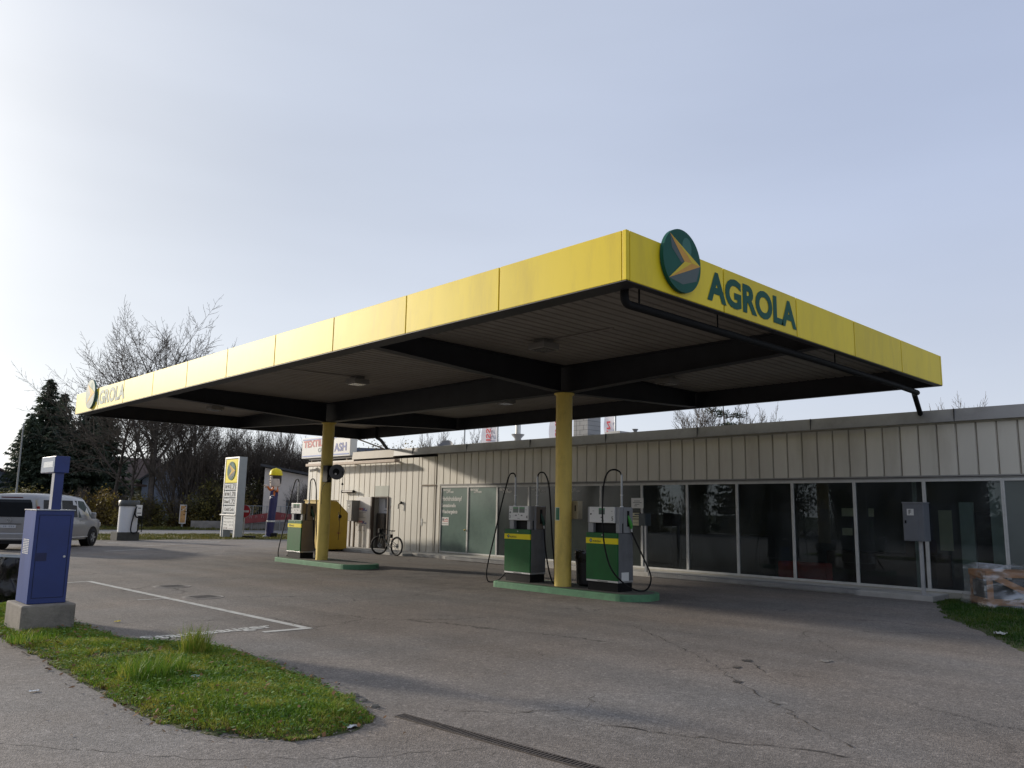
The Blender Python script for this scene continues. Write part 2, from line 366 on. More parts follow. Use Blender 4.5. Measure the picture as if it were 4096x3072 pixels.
beige = mat('sunlit_flashing', (.36, .32, .265), rough=.6, var=.1, dirt=.4, dirtc=(.3, .25, .18))  # sunlight on the far stretch of flashing painted in as a warmer tone
paper = mat('white_paper', (.70, .70, .68), rough=.8, spec=.2, var=.04)
paperY = mat('yellowed_paper', (.62, .60, .42), rough=.7, var=.08)

# ------------------------------------------------------------------ ground, road, markings
def sheet(name, poly, z, m, kind='structure', tess=0):
    mb = MB(); mb.flat(poly, (0, 0, z)); o = mb.build(name, m); o['kind'] = kind; return o
fieldm = grassmat('field', (.045, .05, .018), (.06, .075, .022), (.09, .10, .035), .05)
sheet('ground', [(-1500, -1500), (1500, -1500), (1500, 1500), (-1500, 1500)], -.012, fieldm)
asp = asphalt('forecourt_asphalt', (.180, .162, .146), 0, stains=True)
asp2 = asphalt('path_asphalt', (.176, .156, .139), 31, crack=.5, bright=1.0)
asp3 = asphalt('road_asphalt', (.175, .172, .172), 57, crack=.2)
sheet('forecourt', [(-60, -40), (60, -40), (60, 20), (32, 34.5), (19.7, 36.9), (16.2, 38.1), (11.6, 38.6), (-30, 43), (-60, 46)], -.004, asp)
sheet('footpath', [(-14, -14), (4.8, -14), (4.17, 3.4), (4.03, 4.4), (3.95, 5.36), (3.3, 5.15), (2.62, 5.6), (2.42, 6.6), (2.44, 8.6), (2.45, 12), (2.3, 30), (-14, 30)], 0, asp2)
d_road = V((8, -1.55, 0)).normalized(); n_road = V((-d_road.y, d_road.x, 0))
def rd(a, b): p = V((14, 46.1, 0))+d_road*a+n_road*b; return (p.x, p.y)
sheet('road', [rd(-120, 0), rd(150, 0), rd(150, 7.6), rd(-120, 7.6)], .004, asp3)
pwhite = mat('road_paint', (.50, .50, .47), rough=.8, var=.12, dirt=.95, dirtc=(.16, .14, .125), dscale=7)
def line(mb, p, q, wd, z=.0005):
    p = V((*p, z)); q = V((*q, z)); d = (q-p).normalized(); n = V((-d.y, d.x, 0))*wd/2
    mb.add([p+n, p-n, q-n, q+n], [(0, 1, 2, 3)])
mb = MB(); line(mb, rd(-120, 3.4), rd(150, 3.4), .14, .009); mb.build('road_marking', pwhite)['kind'] = 'structure'
mb = MB()
line(mb, (5.46, 18.37), (5.72, 9.85), .115); line(mb, (5.10, 9.94), (5.66, 9.90), .12, .0008); line(mb, (5.08, 14.43), (5.60, 14.37), .06, .0008); line(mb, (3.5, 18.05), (5.40, 18.33), .09, .0008)
line(mb, (11.2, 35.75), (14.85, 37.75), .10); line(mb, (14.9, 37.78), (15.7, 35.2), .10, .0008); line(mb, (15.66, 35.15), (11.5, 32.7), .10, .0011)
line(mb, (9.2, 29.6), (10.9, 30.4), .1, .0008); line(mb, (10.2, 33.2), (11.5, 32.7), .1, .0014)
text(mb, 'Staubsauger', (3.74, 10.05, .0006), (1, .05, 0), (-.05, 1, 0), w=1.70, bold=.03, h=.42)
o = mb.build('parking_marking', pwhite); o['kind'] = 'structure'

# drain channel running towards the camera
dr = thing('drain_channel', 'slotted iron drainage channel running through the asphalt from the tip of the grass island', 'drain', (4.05, 4, 0))
mb = MB(); A = V((3.95, 5.36, 0)); B = V((4.32, 1.0, 0)); dd = (B-A).normalized(); nn = V((-dd.y, dd.x, 0))
iron = mat('rusty_iron', (.10, .085, .075), rough=.6, var=.3, scale=20, metal=.3)
mb.bar(A+nn*.048+V((0, 0, .003)), B+nn*.048+V((0, 0, .003)), .012, .012); mb.bar(A-nn*.048+V((0, 0, .003)), B-nn*.048+V((0, 0, .003)), .012, .012)
mb.build('rim', iron, dr)
mb = MB(); Ln = (B-A).length; k = 0
while k*.032 < Ln:
    c = A+dd*(k*.032); mb.bar(c-nn*.043+V((0, 0, .003)), c+nn*.043+V((0, 0, .003)), .016, .01); k += 1
mb.build('grating', iron, dr)
mb = MB(); mb.add([A+nn*.045+V((0, 0, .0015)), A-nn*.045+V((0, 0, .0015)), B-nn*.045+V((0, 0, .0015)), B+nn*.045+V((0, 0, .0015))], [(0, 1, 2, 3)])
mb.build('channel_bed', mat('channel_dirt', (.03, .026, .022), rough=.9, var=.3), dr)

rc_ = random.Random(77); mb = MB()
def crack(pts, w_):
    pts = [V((*p, .0012)) for p in pts]; out = []
    for a, b in zip(pts, pts[1:]):
        k = max(2, int((b-a).length/.07))
        for i in range(k): out.append(a.lerp(b, i/k)+V((rc_.gauss(0, .018), rc_.gauss(0, .018), 0)))
    out.append(pts[-1]); vs = []
    for i, p in enumerate(out):
        d = (out[min(i+1, len(out)-1)]-out[max(i-1, 0)]).normalized(); n = V((-d.y, d.x, 0)); ww = .75*w_*abs(rc_.gauss(.55, .45))*min(1, .2+i*.3, .2+(len(out)-1-i)*.3)
        vs += [p+n*ww/2, p-n*ww/2]
    mb.add(vs, [(2*i, 2*i+1, 2*i+3, 2*i+2) for i in range(len(out)-1)])
for pts, w_ in (([(9.6, 7.5), (8.55, 5.95), (7.85, 5.0), (7.25, 4.37), (6.75, 3.75), (6.2, 3.1), (5.8, 2.5)], .02), ([(8.6, 5.1), (7.55, 4.1), (7.5, 3.75)], .016), ([(4.25, 5.35), (4.75, 4.85), (5.15, 4.65)], .018), ([(4.9, 4.5), (5.15, 3.75), (5.35, 3.25), (5.6, 2.75), (5.7, 2.4)], .022),
                ([(5.75, 4.9), (5.5, 4.75), (5.3, 4.6)], .015), ([(6.9, 12.2), (9.3, 12.4), (12.0, 13.6), (15.6, 15.3)], .022), ([(5.2, 19.9), (7.2, 20.6)], .025), ([(7.3, 17.3), (8.6, 17.6)], .02), ([(7.0, 6.8), (6.6, 6.4), (6.5, 5.6)], .012), ([(10.6, 5.2), (9.5, 4.3), (8.9, 3.4)], .012), ([(1.0, 7.6), (1.5, 6.4), (2.4, 5.2), (3.2, 4.6), (3.9, 4.3)], .012)):
    crack(pts, w_)
mb.build('asphalt_crack', mat('crack_dark', (.038, .033, .029), rough=.95, var=.3))['kind'] = 'structure'
for k, (x, y, r, q) in enumerate(((7.24, 4.36, .07, 9), (7.9, 4.75, .06, 9), (8.35, 4.9, .08, 10))):
    MB().flat([(x+r*rc_.uniform(.5, 1.2)*math.cos(6.283*i/q), y+r*rc_.uniform(.4, .9)*math.sin(6.283*i/q)) for i in range(q)], (0, 0, .0016)).build('asphalt_pothole', MATS['crack_dark'])['kind'] = 'structure'
for i, (x, y, lab) in enumerate([(6.43, 16.45, 'round iron manhole cover in the asphalt further from the lettering on the ground'), (6.15, 14.3, 'round iron manhole cover in the asphalt beside the short white tick of the parking line')]):
    t = thing('manhole_cover', lab, 'manhole cover', (x, y, 0), 0, 'manhole covers in the forecourt')
    mc = mat('manhole_iron', (.16, .145, .13), rough=.65, var=.25, scale=12, bump=.2)
    MB().lathe([(.30, -.005), (.30, .004), (.27, .005), (.01, .005)], (x, y, 0), 28).build('cover', mc, t)
    MB().lathe([(.35, -.01), (.35, .0025), (.305, .003), (.303, -.01)], (x, y, 0), 28).build('ring', mat('manhole_ring', (.27, .25, .23), rough=.8, var=.2), t)
    mb = MB()
    for q in range(-3, 4): mb.box(x-.2, x+.2, y+q*.06-.01, y+q*.06+.01, .005, .008)
    mb.build('tread', mc, t)

# ------------------------------------------------------------------ canopy
X0, X1, Y0, Y1, ZB, ZT = 7.03, 17.17, 5.53, 26.51, 4.24, 4.84
cp = thing('station_canopy', 'large flat filling station canopy with yellow fascia on two round yellow columns', 'canopy', (12.25, 16, 0))
def panels(n, f, name='fascia_panel'):
    for i in range(n): f(i)
nl = 10; sy = (Y1-Y0-.06)/nl
for i in range(nl):
    a, b = Y0+.06+i*sy+.011, Y0+.06+(i+1)*sy-.011
    MB().box(X0, X0+.04, a, b, ZB, ZT).build('fascia_panel', yellow, cp, .006)
    MB().box(X1-.04, X1, a, b, ZB, ZT).build('fascia_panel', yellow, cp, .006)
nf = 5; sx = (X1-X0-.12)/nf
for i in range(nf):
    a, b = X0+.06+i*sx+.011, X0+.06+(i+1)*sx-.011
    MB().box(a, b, Y0, Y0+.04, ZB, ZT).build('fascia_panel', yellow, cp, .006)
    MB().box(a, b, Y1-.04, Y1, ZB, ZT).build('fascia_panel', yellow, cp, .006)
for x, y in ((X0, Y0), (X1-.06, Y0), (X0, Y1-.06), (X1-.06, Y1-.06)):
    MB().box(x-.002, x+.058, y-.002, y+.058, ZB, ZT).build('corner_trim', yellow, cp, .006)
mb = MB()   # dark backing frame with inward lower lip
for (a, b, c, d) in ((X0+.045, X0+.06, Y0+.05, Y1-.05), (X1-.06, X1-.045, Y0+.05, Y1-.05), (X0+.05, X1-.05, Y0+.045, Y0+.06), (X0+.05, X1-.05, Y1-.06, Y1-.045)):
    mb.box(a, b, c, d, ZB+.004, ZT-.01)
mb.box(X0+.004, X0+.30, Y0+.01, Y1-.01, ZB-.012, ZB-.002); mb.box(X1-.12, X1-.004, Y0+.01, Y1-.01, ZB-.012, ZB-.002)
mb.box(X0+.30, X1-.12, Y0+.01, Y0+.12, ZB-.013, ZB-.003); mb.box(X0+.30, X1-.12, Y1-.12, Y1-.01, ZB-.013, ZB-.003)
mb.build('fascia_frame', steeld, cp)
mb = MB(); pr = []; y = Y0+.07; per = .21                      # trapezoid deck, ribs along x
while y < Y1-.07-per:
    pr += [(y, 4.625), (y+.15, 4.625), (y+.165, 4.645), (y+.195, 4.645)]; y += per
vs = [(x, yy, zz) for x in (X0+.07, X1-.07) for yy, zz in pr]; k = len(pr)
mb.add(vs, [(i, i+1, k+i+1, k+i) for i in range(k-1)]); mb.build('soffit_deck', deckm, cp)
MB().box(X0+.065, X1-.065, Y0+.065, Y1-.065, 4.70, 4.78).build('roof_slab', mat('roof_felt', (.12, .12, .12), rough=.9), cp)
CX = 12.24; CY = (11.28, 20.63)
def ibeam(mb, pts, fw=.2, t=.018):
    """pts: list of (xyz bottom, ztop) along the beam"""
    for (p, zt), (q, zt2) in zip(pts, pts[1:]):
        p = V(p); q = V(q); d = V((q.x-p.x, q.y-p.y, 0)).normalized(); n = V((-d.y, d.x, 0))
        for w_, a0, a1, b0, b1 in ((.012, p.z, zt, q.z, zt2), (fw/2, p.z, p.z+t, q.z, q.z+t), (fw/2, zt-t, zt, zt2-t, zt2)):
            mb.add([V((c.x, c.y, z))+n*s*w_ for c, z0, z1 in ((p, a0, a1), (q, b0, b1)) for z, s in ((z0, -1), (z0, 1), (z1, 1), (z1, -1))],
                   [(3, 2, 1, 0), (4, 5, 6, 7), (0, 1, 5, 4), (1, 2, 6, 5), (2, 3, 7, 6), (3, 0, 4, 7)])
mb = MB(); ibeam(mb, [((CX, Y0+.08, 4.28), 4.62), ((CX, CY[0]-.3, 4.055), 4.62), ((CX, CY[1]+.3, 4.055), 4.62), ((CX, Y1-.08, 4.26), 4.62)])
mb.build('main_beam', steeld, cp)
for yy in CY:
    mb = MB(); ibeam(mb, [((X0+.1, yy, 4.31), 4.62), ((CX-.12, yy, 4.06), 4.62)]); ibeam(mb, [((CX+.12, yy, 4.06), 4.62), ((X1-.1, yy, 4.25), 4.62)])
    mb.build('cross_beam', steeld, cp)
for yy in CY:
    MB().lathe([(.172, .115), (.172, 4.02), (.21, 4.022), (.21, 4.05)], (CX, yy, 0), 40).build('column', yellowp, cp, smooth=True)
lampm = mat('lamp_housing', (.24, .225, .205), rough=.5, var=.1, dirt=.3)
lens = mat('lamp_lens', (.12, .105, .095), rough=.15, var=.2, scale=30)
for x, y in ((10.06, 9.78), (10.08, 15.83), (14.6, 10.35), (14.6, 15.6), (10.08, 23.6), (14.6, 23.6)):
    l = MB().box(x-.2, x+.2, y-.2, y+.2, 4.45, 4.56).box(x-.12, x+.12, y-.12, y+.12, 4.56, 4.63).build('ceiling_lamp', lampm, cp, .01)
    MB().box(x-.16, x+.16, y-.16, y+.16, 4.439, 4.449).build('lens', lens, l)
MB().tube([(10.06, 9.5, 4.61), (10.08, 8.2, 4.61)], .012, 6).build('conduit', deckm, cp)
MB().tube([(10.0, 15.8, 4.61), (8.6, 16.0, 4.61), (7.4, 16.0, 4.61)], .01, 6).build('conduit', deckm, cp)
def arc_path(pts, r=.12, k=5):
    out = [V(pts[0])]
    for a, b, c in zip(pts, pts[1:], pts[2:]):
        a = V(a); b = V(b); c = V(c); p = b+(a-b).normalized()*min(r, (a-b).length*.45); q = b+(c-b).normalized()*min(r, (c-b).length*.45)
        for i in range(k+1):
            t = i/k; out.append(p*(1-t)**2+b*2*t*(1-t)+q*t*t)
    return out+[V(pts[-1])]
mb = MB().tube(arc_path([(7.36, 5.82, 4.6), (7.36, 5.82, 4.07), (12.2, 5.80, 4.085), (15.6, 5.80, 4.07), (16.7, 5.85, 4.07), (17.32, 6.14, 4.17), (17.98, 6.27, 3.80)], .1), .052, 12)
for x in (7.62, 9.36, 12.93): mb.tube([(x, 5.80, 4.63), (x, 5.80, 4.1)], .012, 6)
mb.build('rain_pipe', pipem, cp, smooth=True)
mb = MB().tube(arc_path([(16.6, 24.6, 4.55), (16.6, 24.6, 4.16), (17.1, 25.06, 4.13), (18.5, 26.5, 3.86)], .08), .06, 10); mb.build('rain_pipe', pipem, cp, smooth=True)

def emblem(parent, c, a, n, r, thick=.05, plain=False, gm=None):
    """round emblem with a split arrow; a = direction to the reader's right, n = outward normal"""
    c = V(c); a = V(a); n = V(n); u = V((0, 0, 1))
    circ = [(r*math.cos(2*math.pi*i/48), r*math.sin(2*math.pi*i/48)) for i in range(48)]
    e = MB().prism(circ, c, a, u, n*thick).build('emblem', gm or agreen, parent)
    f = c+n*(thick+.002); s = r/.4
    P = dict(t=(-.26, .30), r=(.385, .01), b=(-.29, -.27), k=(.04, .0), m=(.20, .015))
    S = {q: (x*s, y*s) for q, (x, y) in P.items()}
    if not plain:
        MB().flat([S['t'], (-.22*s, .12*s), (-.02*s, -.03*s), S['k']], f, a, u).flat([S['b'], (.0, -.30*s), (.30*s, -.2*s), S['r']], f, a, u).build('arrow_shade', mat('darkest_green', (.005, .03, .028), rough=.3), e)
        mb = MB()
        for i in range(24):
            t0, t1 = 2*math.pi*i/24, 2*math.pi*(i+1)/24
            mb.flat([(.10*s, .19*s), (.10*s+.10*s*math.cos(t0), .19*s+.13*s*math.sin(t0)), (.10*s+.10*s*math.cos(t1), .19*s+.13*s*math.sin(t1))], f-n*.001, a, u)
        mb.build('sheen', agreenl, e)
    g = f+n*.0015
    MB().flat([S['t'], S['k'], S['m'], (.10*s, .10*s)], g, a, u).flat([S['b'], S['m'], S['r']], g, a, u).build('arrow_shadow_side', orange if not plain else paper, e)
    MB().flat([S['t'], (.10*s, .10*s), S['m'], S['r']], g+n*.001, a, u).flat([S['b'], S['k'], S['m']], g+n*.001, a, u).build('arrow_light_side', gold if not plain else paper, e)
    return e
emblem(cp, (8.06, Y0-.012, 4.685), (1, 0, 0), (0, -1, 0), .40)
emblem(cp, (X0-.012, 25.0, 4.71), (0, -1, 0), (-1, 0, 0), .42, gm=agreenw)
mb = MB(); text(mb, 'AGROLA', (8.69, Y0-.006, 4.33), (1, 0, 0), (0, 0, 1), w=2.39, h=.41, bold=.042, space=1.02); mb.build('lettering', agreen, cp)
mb = MB(); text(mb, 'AGROLA', (X0-.006, 24.80, 4.345), (0, -1, 0), (0, 0, 1), w=2.56, h=.41, bold=.042, space=1.02); mb.build('lettering', agreenw, cp)
# notice on the near column
nt_ = thing('column_notice', 'small green notice with white edge taped around the nearer yellow column', 'notice', (CX-.17, CY[0], 1.56))
def wrap(mb, a0, a1, z0, z1, r, k=8):
    vs = []
    for i in range(k+1):
        a = a0+(a1-a0)*i/k
        vs += [(CX+r*math.cos(a), CY[0]+r*math.sin(a), z0), (CX+r*math.cos(a), CY[0]+r*math.sin(a), z1)]
    mb.add(vs, [(2*i, 2*i+2, 2*i+3, 2*i+1) for i in range(k)])
mb = MB(); wrap(mb, R(150), R(196), 1.43, 1.69, .1745); mb.build('backing', paper, nt_)
mb = MB(); wrap(mb, R(160), R(194), 1.44, 1.68, .1765); mb.build('green_field', mat('notice_green', (.01, .14, .06), rough=.5, var=.1), nt_)
mb = MB()
for q in range(8): wrap(mb, R(163), R(190), 1.455+q*.027, 1.461+q*.027, .178, 4)
mb.build('printed_line', mat('notice_print', (.06, .2, .11), rough=.5), nt_)
ds = thing('paper_dispenser', 'beige upright paper towel dispenser fixed behind the nearer yellow column', 'dispenser', (12.47, 11.17, 1.45))
MB().box(12.41, 12.55, 11.03, 11.25, 1.46, 1.83).build('case', mat('beige_plastic', (.42, .36, .24), rough=.5, var=.1), ds, .015)
MB().box(12.405, 12.409, 11.09, 11.12, 1.62, 1.74).build('slot', blackp, ds)

# ------------------------------------------------------------------ islands and pumps
def island(label, x0, x1, ya, yb, h=.12):
    t = thing('pump_island', label, 'kerb island', ((x0+x1)/2, (ya+yb)/2, 0), 0, 'raised islands under the canopy')
    cx = (x0+x1)/2; r = (x1-x0)/2
    def outline(k):
        rr = r-k
        p = [(cx-rr, ya+r*.75)]+[(cx-rr*math.cos(a), ya+r*.75-rr*.75*math.sin(a)) for a in [math.pi*i/14 for i in range(1, 14)]]+[(cx+rr, ya+r*.75)]
        p += [(cx+rr*math.cos(a), yb-r*.35+rr*.35*math.sin(a)) for a in [math.pi*i/10 for i in range(0, 11)]]
        return p
    MB().prism(outline(0), (0, 0, -.02), (1, 0, 0), (0, 1, 0), (0, 0, h+.02)).build('kerb', kerbg, t, .015)
    MB().flat(outline(.10), (0, 0, h+.002)).build('slab', concd, t)
    return t
island('long green edged kerb island carrying two pumps and the nearer yellow column', 11.86, 12.98, 9.2, 13.1)
island('green edged kerb island carrying one pump and the farther yellow column', 11.72, 12.86, 18.35, 22.6)

def side_text(mb, s, x, y, z, h, **k): return text(mb, s, (x, y, z), (0, -1, 0), (0, 0, 1), h=h, **k)
def make_pump(label, loc, kind):
    """local: x into the pump, y to the reader's left, z up; front face at x=0"""
    t = thing('fuel_pump', label, 'fuel pump', loc, 0, 'fuel pumps on the islands', local=True)
    W, D = .79, .46
    sidem = greyp if kind != 12 else brownp
    MB().box(.02, D-.01, .02, W-.02, 0, .165).build('plinth', blackp, t, .006)
    MB().box(-.004, D, .004, W-.004, .165, .20).build('skirt', alu, t, .004)
    MB().box(-.008, -.004, .25, .50, .176, .186).build('vent', blackp, t)
    MB().box(-.012, .02, 0, W, .20, 1.095).build('front_panel', green, t, .008)
    MB().box(.022, D, .0, W, .20, 1.09).build('cabinet', sidem, t, .008)
    b = MB().box(-.016, -.0125, -.003, W+.002, .885, .995).box(-.016, .006, -.003, 0, .885, .995).build('yellow_band', yellowv, t)
    mb = MB(); side_text(mb, 'AGROLA', -.0175, .62, .912, .038, bold=.02); mb.build('lettering', ink, b)
    emblem(b, (-.0165, .665, .943), (0, -1, 0), (-1, 0, 0), .034, .001, plain=True)
    MB().cyl((-.012, .38, 1.05), (-.02, .38, 1.05), .012, 12).build('lock', alu, t)
    # neck with recess, head
    y0, y1 = (.07, .70) if kind != 5 else (.0, .79)
    for a, b_ in ((y0, y0+.09), (y1-.13, y1)): MB().box(.05, .13, a, b_, 1.095, 1.28).build('neck_post', greyl, t, .004)
    MB().box(.13, D-.02, y0, y1, 1.095, 1.28).build('recess', blackp, t)
    MB().box(.04, .16, y0-.005, y1+.005, 1.28, 1.59).box(.16, D-.01, .005, W-.005, 1.09, 1.59).build('head_housing', greyl if kind != 12 else brownp, t, .008)
    fy0, fy1 = (.085, .685) if kind != 5 else (.09, .725)
    f = MB().box(.005, .04, fy0, fy1, 1.285, 1.59).build('display_panel', whitem, t, .008)
    X = .004
    disp = [(.20, .36), (.395, .555)] if kind != 5 else [(.33, .48)]
    for a, b_ in disp:
        MB().box(X-.003, X+.002, a, b_, 1.445, 1.565).build('display', lcd, f)
        MB().box(X-.0045, X-.003, a+.004, b_-.004, 1.53, 1.562).build('display_label', lcdg, f)
    ws = [(.265, .31), (.44, .485)] if kind != 5 else [(.37, .43)]
    for a, b_ in ws: MB().box(X-.003, X+.002, a, b_, 1.375, 1.40).build('price_window', inkg, f)
    mb = MB().box(X-.002, X, .14, .17, 1.505, 1.512).box(X-.002, X, .60, .635, 1.505, 1.512).box(X-.002, X, .35, .42, 1.322, 1.33).box(X-.002, X, .372, .385, 1.40, 1.42)
    mb.build('printed_mark', ink, f)
    MB().cyl((X, fy1-.045, 1.45), (X-.006, fy1-.045, 1.45), .018, 14).build('key_lock', ink, f)
    mb = MB()
    if kind == 34: side_text(mb, '3', X-.002, .665, 1.325, .068, bold=.012); side_text(mb, '4', X-.002, .155, 1.325, .068, bold=.012)
    elif kind == 12: side_text(mb, '1', X-.002, .66, 1.325, .06, bold=.012); side_text(mb, '2', X-.002, .15, 1.325, .06, bold=.012)
    else: side_text(mb, '5', X-.002, .165, 1.33, .078, bold=.012)
    mb.build('pump_number', ink, f)
    # nozzle bay on the right-hand side (and left)
    for s in ((-1, 1) if kind != 5 else (-1,)):
        yb = .004 if s < 0 else W-.004
        p = MB().box(.16, D-.02, min(yb, yb+s*.018), max(yb, yb+s*.018), 1.10, 1.575).build('nozzle_panel', brownp if kind != 5 else greyl, t, .005)
        MB().box(.26, .33, min(yb+s*.017, yb+s*.021), max(yb+s*.017, yb+s*.021), 1.22, 1.52).build('nozzle_slot', blackp, p)
        ng = mat('nozzle_green', (.05, .30, .04), rough=.45) if kind == 5 else mat('nozzle_dark_green', (.01, .05, .035), rough=.5)
        yo = yb+s*.045
        nz = MB().tube([(.285, yo-s*.02, 1.43), (.30, yo, 1.36), (.325, yo+s*.01, 1.27), (.345, yo+s*.01, 1.18)], [.012, .03, .036, .02], 10).bar((.30, yo+s*.012, 1.37), (.385, yo+s*.01, 1.22), .016, .016).build('nozzle', ng, t, smooth=True)
        MB().tube([(.345, yo+s*.01, 1.19), (.352, yo+s*.01, 1.12)], .017, 10).build('swivel', alu, nz)
    # masts and hoses
    def mast(y, s, x=.24, dirx=0):
        m = MB().tube([(x, y, 1.585), (x, y, 2.22)], .021, 12).build('hose_mast', metalg, t, smooth=True)
        MB().lathe([(.034, 1.585), (.034, 1.61), (.024, 1.615)], (x, y, 0), 14).lathe([(.028, 1.815), (.028, 1.83)], (x, y, 0), 14).build('collar', alu, m)
        return m
    def hose(pts):
        # smooth through the points (Catmull-Rom)
        P = [V(p) for p in pts]; P = [P[0]*2-P[1]]+P+[P[-1]*2-P[-2]]; out = []
        for i in range(1, len(P)-2):
            for k in range(8):
                u = k/8; a, b_, c, d = P[i-1:i+3]
                out.append(.5*((2*b_)+(c-a)*u+(2*a-5*b_+4*c-d)*u*u+(3*b_-a-3*c+d)*u**3))
        out.append(P[-2])
        return MB().tube(out, .0155, 8).build('hose', rubber, t, smooth=True)
    if kind == 5:
        mast(.10, -1, .24)
        hose([(.24, .10, 2.2), (.20, .12, 2.275), (.10, .16, 2.31), (-.03, .20, 2.27), (-.12, .23, 2.1), (-.17, .235, 1.75), (-.19, .22, 1.3), (-.18, .18, .85), (-.12, .08, .45), (0, -.10, .20), (.20, -.28, .05), (.42, -.36, .07), (.62, -.30, .28), (.60, -.16, .60), (.46, -.06, .95), (.352, -.045, 1.13)])
    else:
        mast(.735, 1); mast(.055, -1)
        hose([(.24, .735, 2.2), (.24, .76, 2.275), (.24, .83, 2.31), (.22, .92, 2.26), (.2, 1.0, 2.02), (.16, 1.13, 1.5), (.12, 1.27, .9), (.08, 1.42, .3), (.07, 1.44, .04), (.09, 1.36, -.08), (.16, 1.1, .0), (.26, .9, .3), (.33, .84, .8), (.352, .835, 1.13)])
        hose([(.24, .055, 2.2), (.24, .03, 2.27), (.24, -.05, 2.31), (.25, -.16, 2.27), (.26, -.26, 2.05), (.27, -.31, 1.6), (.28, -.35, 1.0), (.30, -.41, .4), (.31, -.41, .06), (.33, -.34, .02), (.36, -.20, .25), (.37, -.09, .65), (.352, -.045, 1.13)])
    return t
make_pump('green and grey twin hose fuel pump numbered 3 and 4 left of the nearer column', (12.17, 12.145, .122), 34)
p5 = make_pump('green and grey single hose fuel pump numbered 5 right of the nearer column', (12.17, 9.80, .122), 5)
MB().box(.10, .32, -.004, -.001, .20, .36).build('paper_notice', paper, p5).data
make_pump('green fronted fuel pump with brown sides numbered 1 and 2 beside the farther column', (12.0, 21.45, .122), 12)

# bin and bucket behind the near column
t = thing('rubbish_bin', 'black rubbish bin with black bag liner between the nearer column and pump 5', 'bin', (12.72, 11.02, .122))
c = (12.72, 11.02, .122)
MB().lathe([(.17, 0), (.235, .05), (.255, .60), (.262, .62)], c, 24).build('body', mat('bin_black', (.014, .014, .016), rough=.45, var=.3, scale=8, bump=.5, bscale=12), t, smooth=True)
rnd = random.Random(3)
mb = MB(); prof = [(.25, .46), (.275, .56), (.285, .66), (.27, .70), (.245, .70), (.23, .60)]
n = 28; vs = []
for r, z in prof:
    for j in range(n):
        a = 2*math.pi*j/n; k = 1+rnd.uniform(-.035, .035); vs.append((c[0]+r*k*math.cos(a), c[1]+r*k*math.sin(a), c[2]+z+rnd.uniform(-.02, .02)))
mb.add(vs, [(i*n+j, i*n+(j+1) % n, (i+1)*n+(j+1) % n, (i+1)*n+j) for i in range(len(prof)-1) for j in range(n)])
mb.build('bag', mat('bag_black', (.012, .012, .014), rough=.25, var=.3), t)
MB().flat([(.24*math.cos(2*math.pi*i/20), .24*math.sin(2*math.pi*i/20)) for i in range(20)], (c[0], c[1], c[2]+.55)).build('opening', blackp, t)
t = thing('squeegee_bucket', 'small blue window cleaning bucket with white brush head behind the nearer column', 'bucket', (13.1, 12.15, .122))
c = (13.1, 12.12, .122)
MB().lathe([(.11, 0), (.14, .55), (.148, .56)], c, 20).build('pail', mat('bucket_blue', (.05, .16, .48), rough=.4), t, smooth=True)
MB().tube([(c[0], c[1], .5), (c[0], c[1]-.02, .9)], .012, 8).build('handle', blackp, t)
MB().box(c[0]-.04, c[0]+.04, c[1]-.08, c[1]+.06, .88, .94).build('brush_head', paper, t, .01)

# cable reel on the far column
t = thing('cable_reel', 'round dark grey hose reel with hanging cable on the farther yellow column', 'hose reel', (12.2, 20.3, 2.3))
MB().box(12.08, 12.22, 20.30, 20.56, 2.32, 2.80).build('bracket', blackp, t, .01)
ax = V((-.75, -.66, 0)).normalized(); a_, b_, _ = frame_of(ax); M = Matrix((a_, b_, ax)).transposed()
rc = V((12.16, 19.93, 2.60))
reelm = mat('reel_grey', (.10, .10, .105), rough=.4)
rl = MB().lathe([(.05, -.07), (.205, -.06), (.215, -.03), (.215, .03), (.205, .06), (.05, .07)], rc, 30, M).build('drum', reelm, t, smooth=True)
MB().lathe([(.095, .068), (.095, .085), (.02, .09)], rc, 20, M).build('hub', blackp, rl)
MB().lathe([(.03, .088), (.03, .1), (.005, .102)], rc+V((0, 0, -.06)), 12, M).build('plug', whitem, rl)
MB().tube([(12.2, 19.72, 2.62), (12.2, 19.66, 2.5), (12.2, 19.67, 2.2), (12.2, 19.69, 1.9), (12.2, 19.71, 1.4), (12.2, 19.72, 1.05), (12.2, 19.74, .72)], .008, 6).build('cable', rubber, t)
MB().tube([(12.05, 20.08, 2.45), (12.0, 20.2, 2.32), (12.01, 20.38, 2.2), (12.0, 20.46, 2.0), (12.03, 20.46, 1.7)], .006, 6).build('feed_cable', rubber, t)
MB().ell((12.2, 19.71, 1.36), .05, .05, .055).build('stop_ball', rubber, t, smooth=True)
MB().lathe([(.012, 2.3), (.035, 2.24), (.008, 2.23)], (12.2, 19.67, 0), 10).build('cable_guide', rubber, t)
MB().bar((12.2, 19.78, 1.48), (12.2, 19.76, 1.25), .012, .012).build('air_gun', rubber, t)

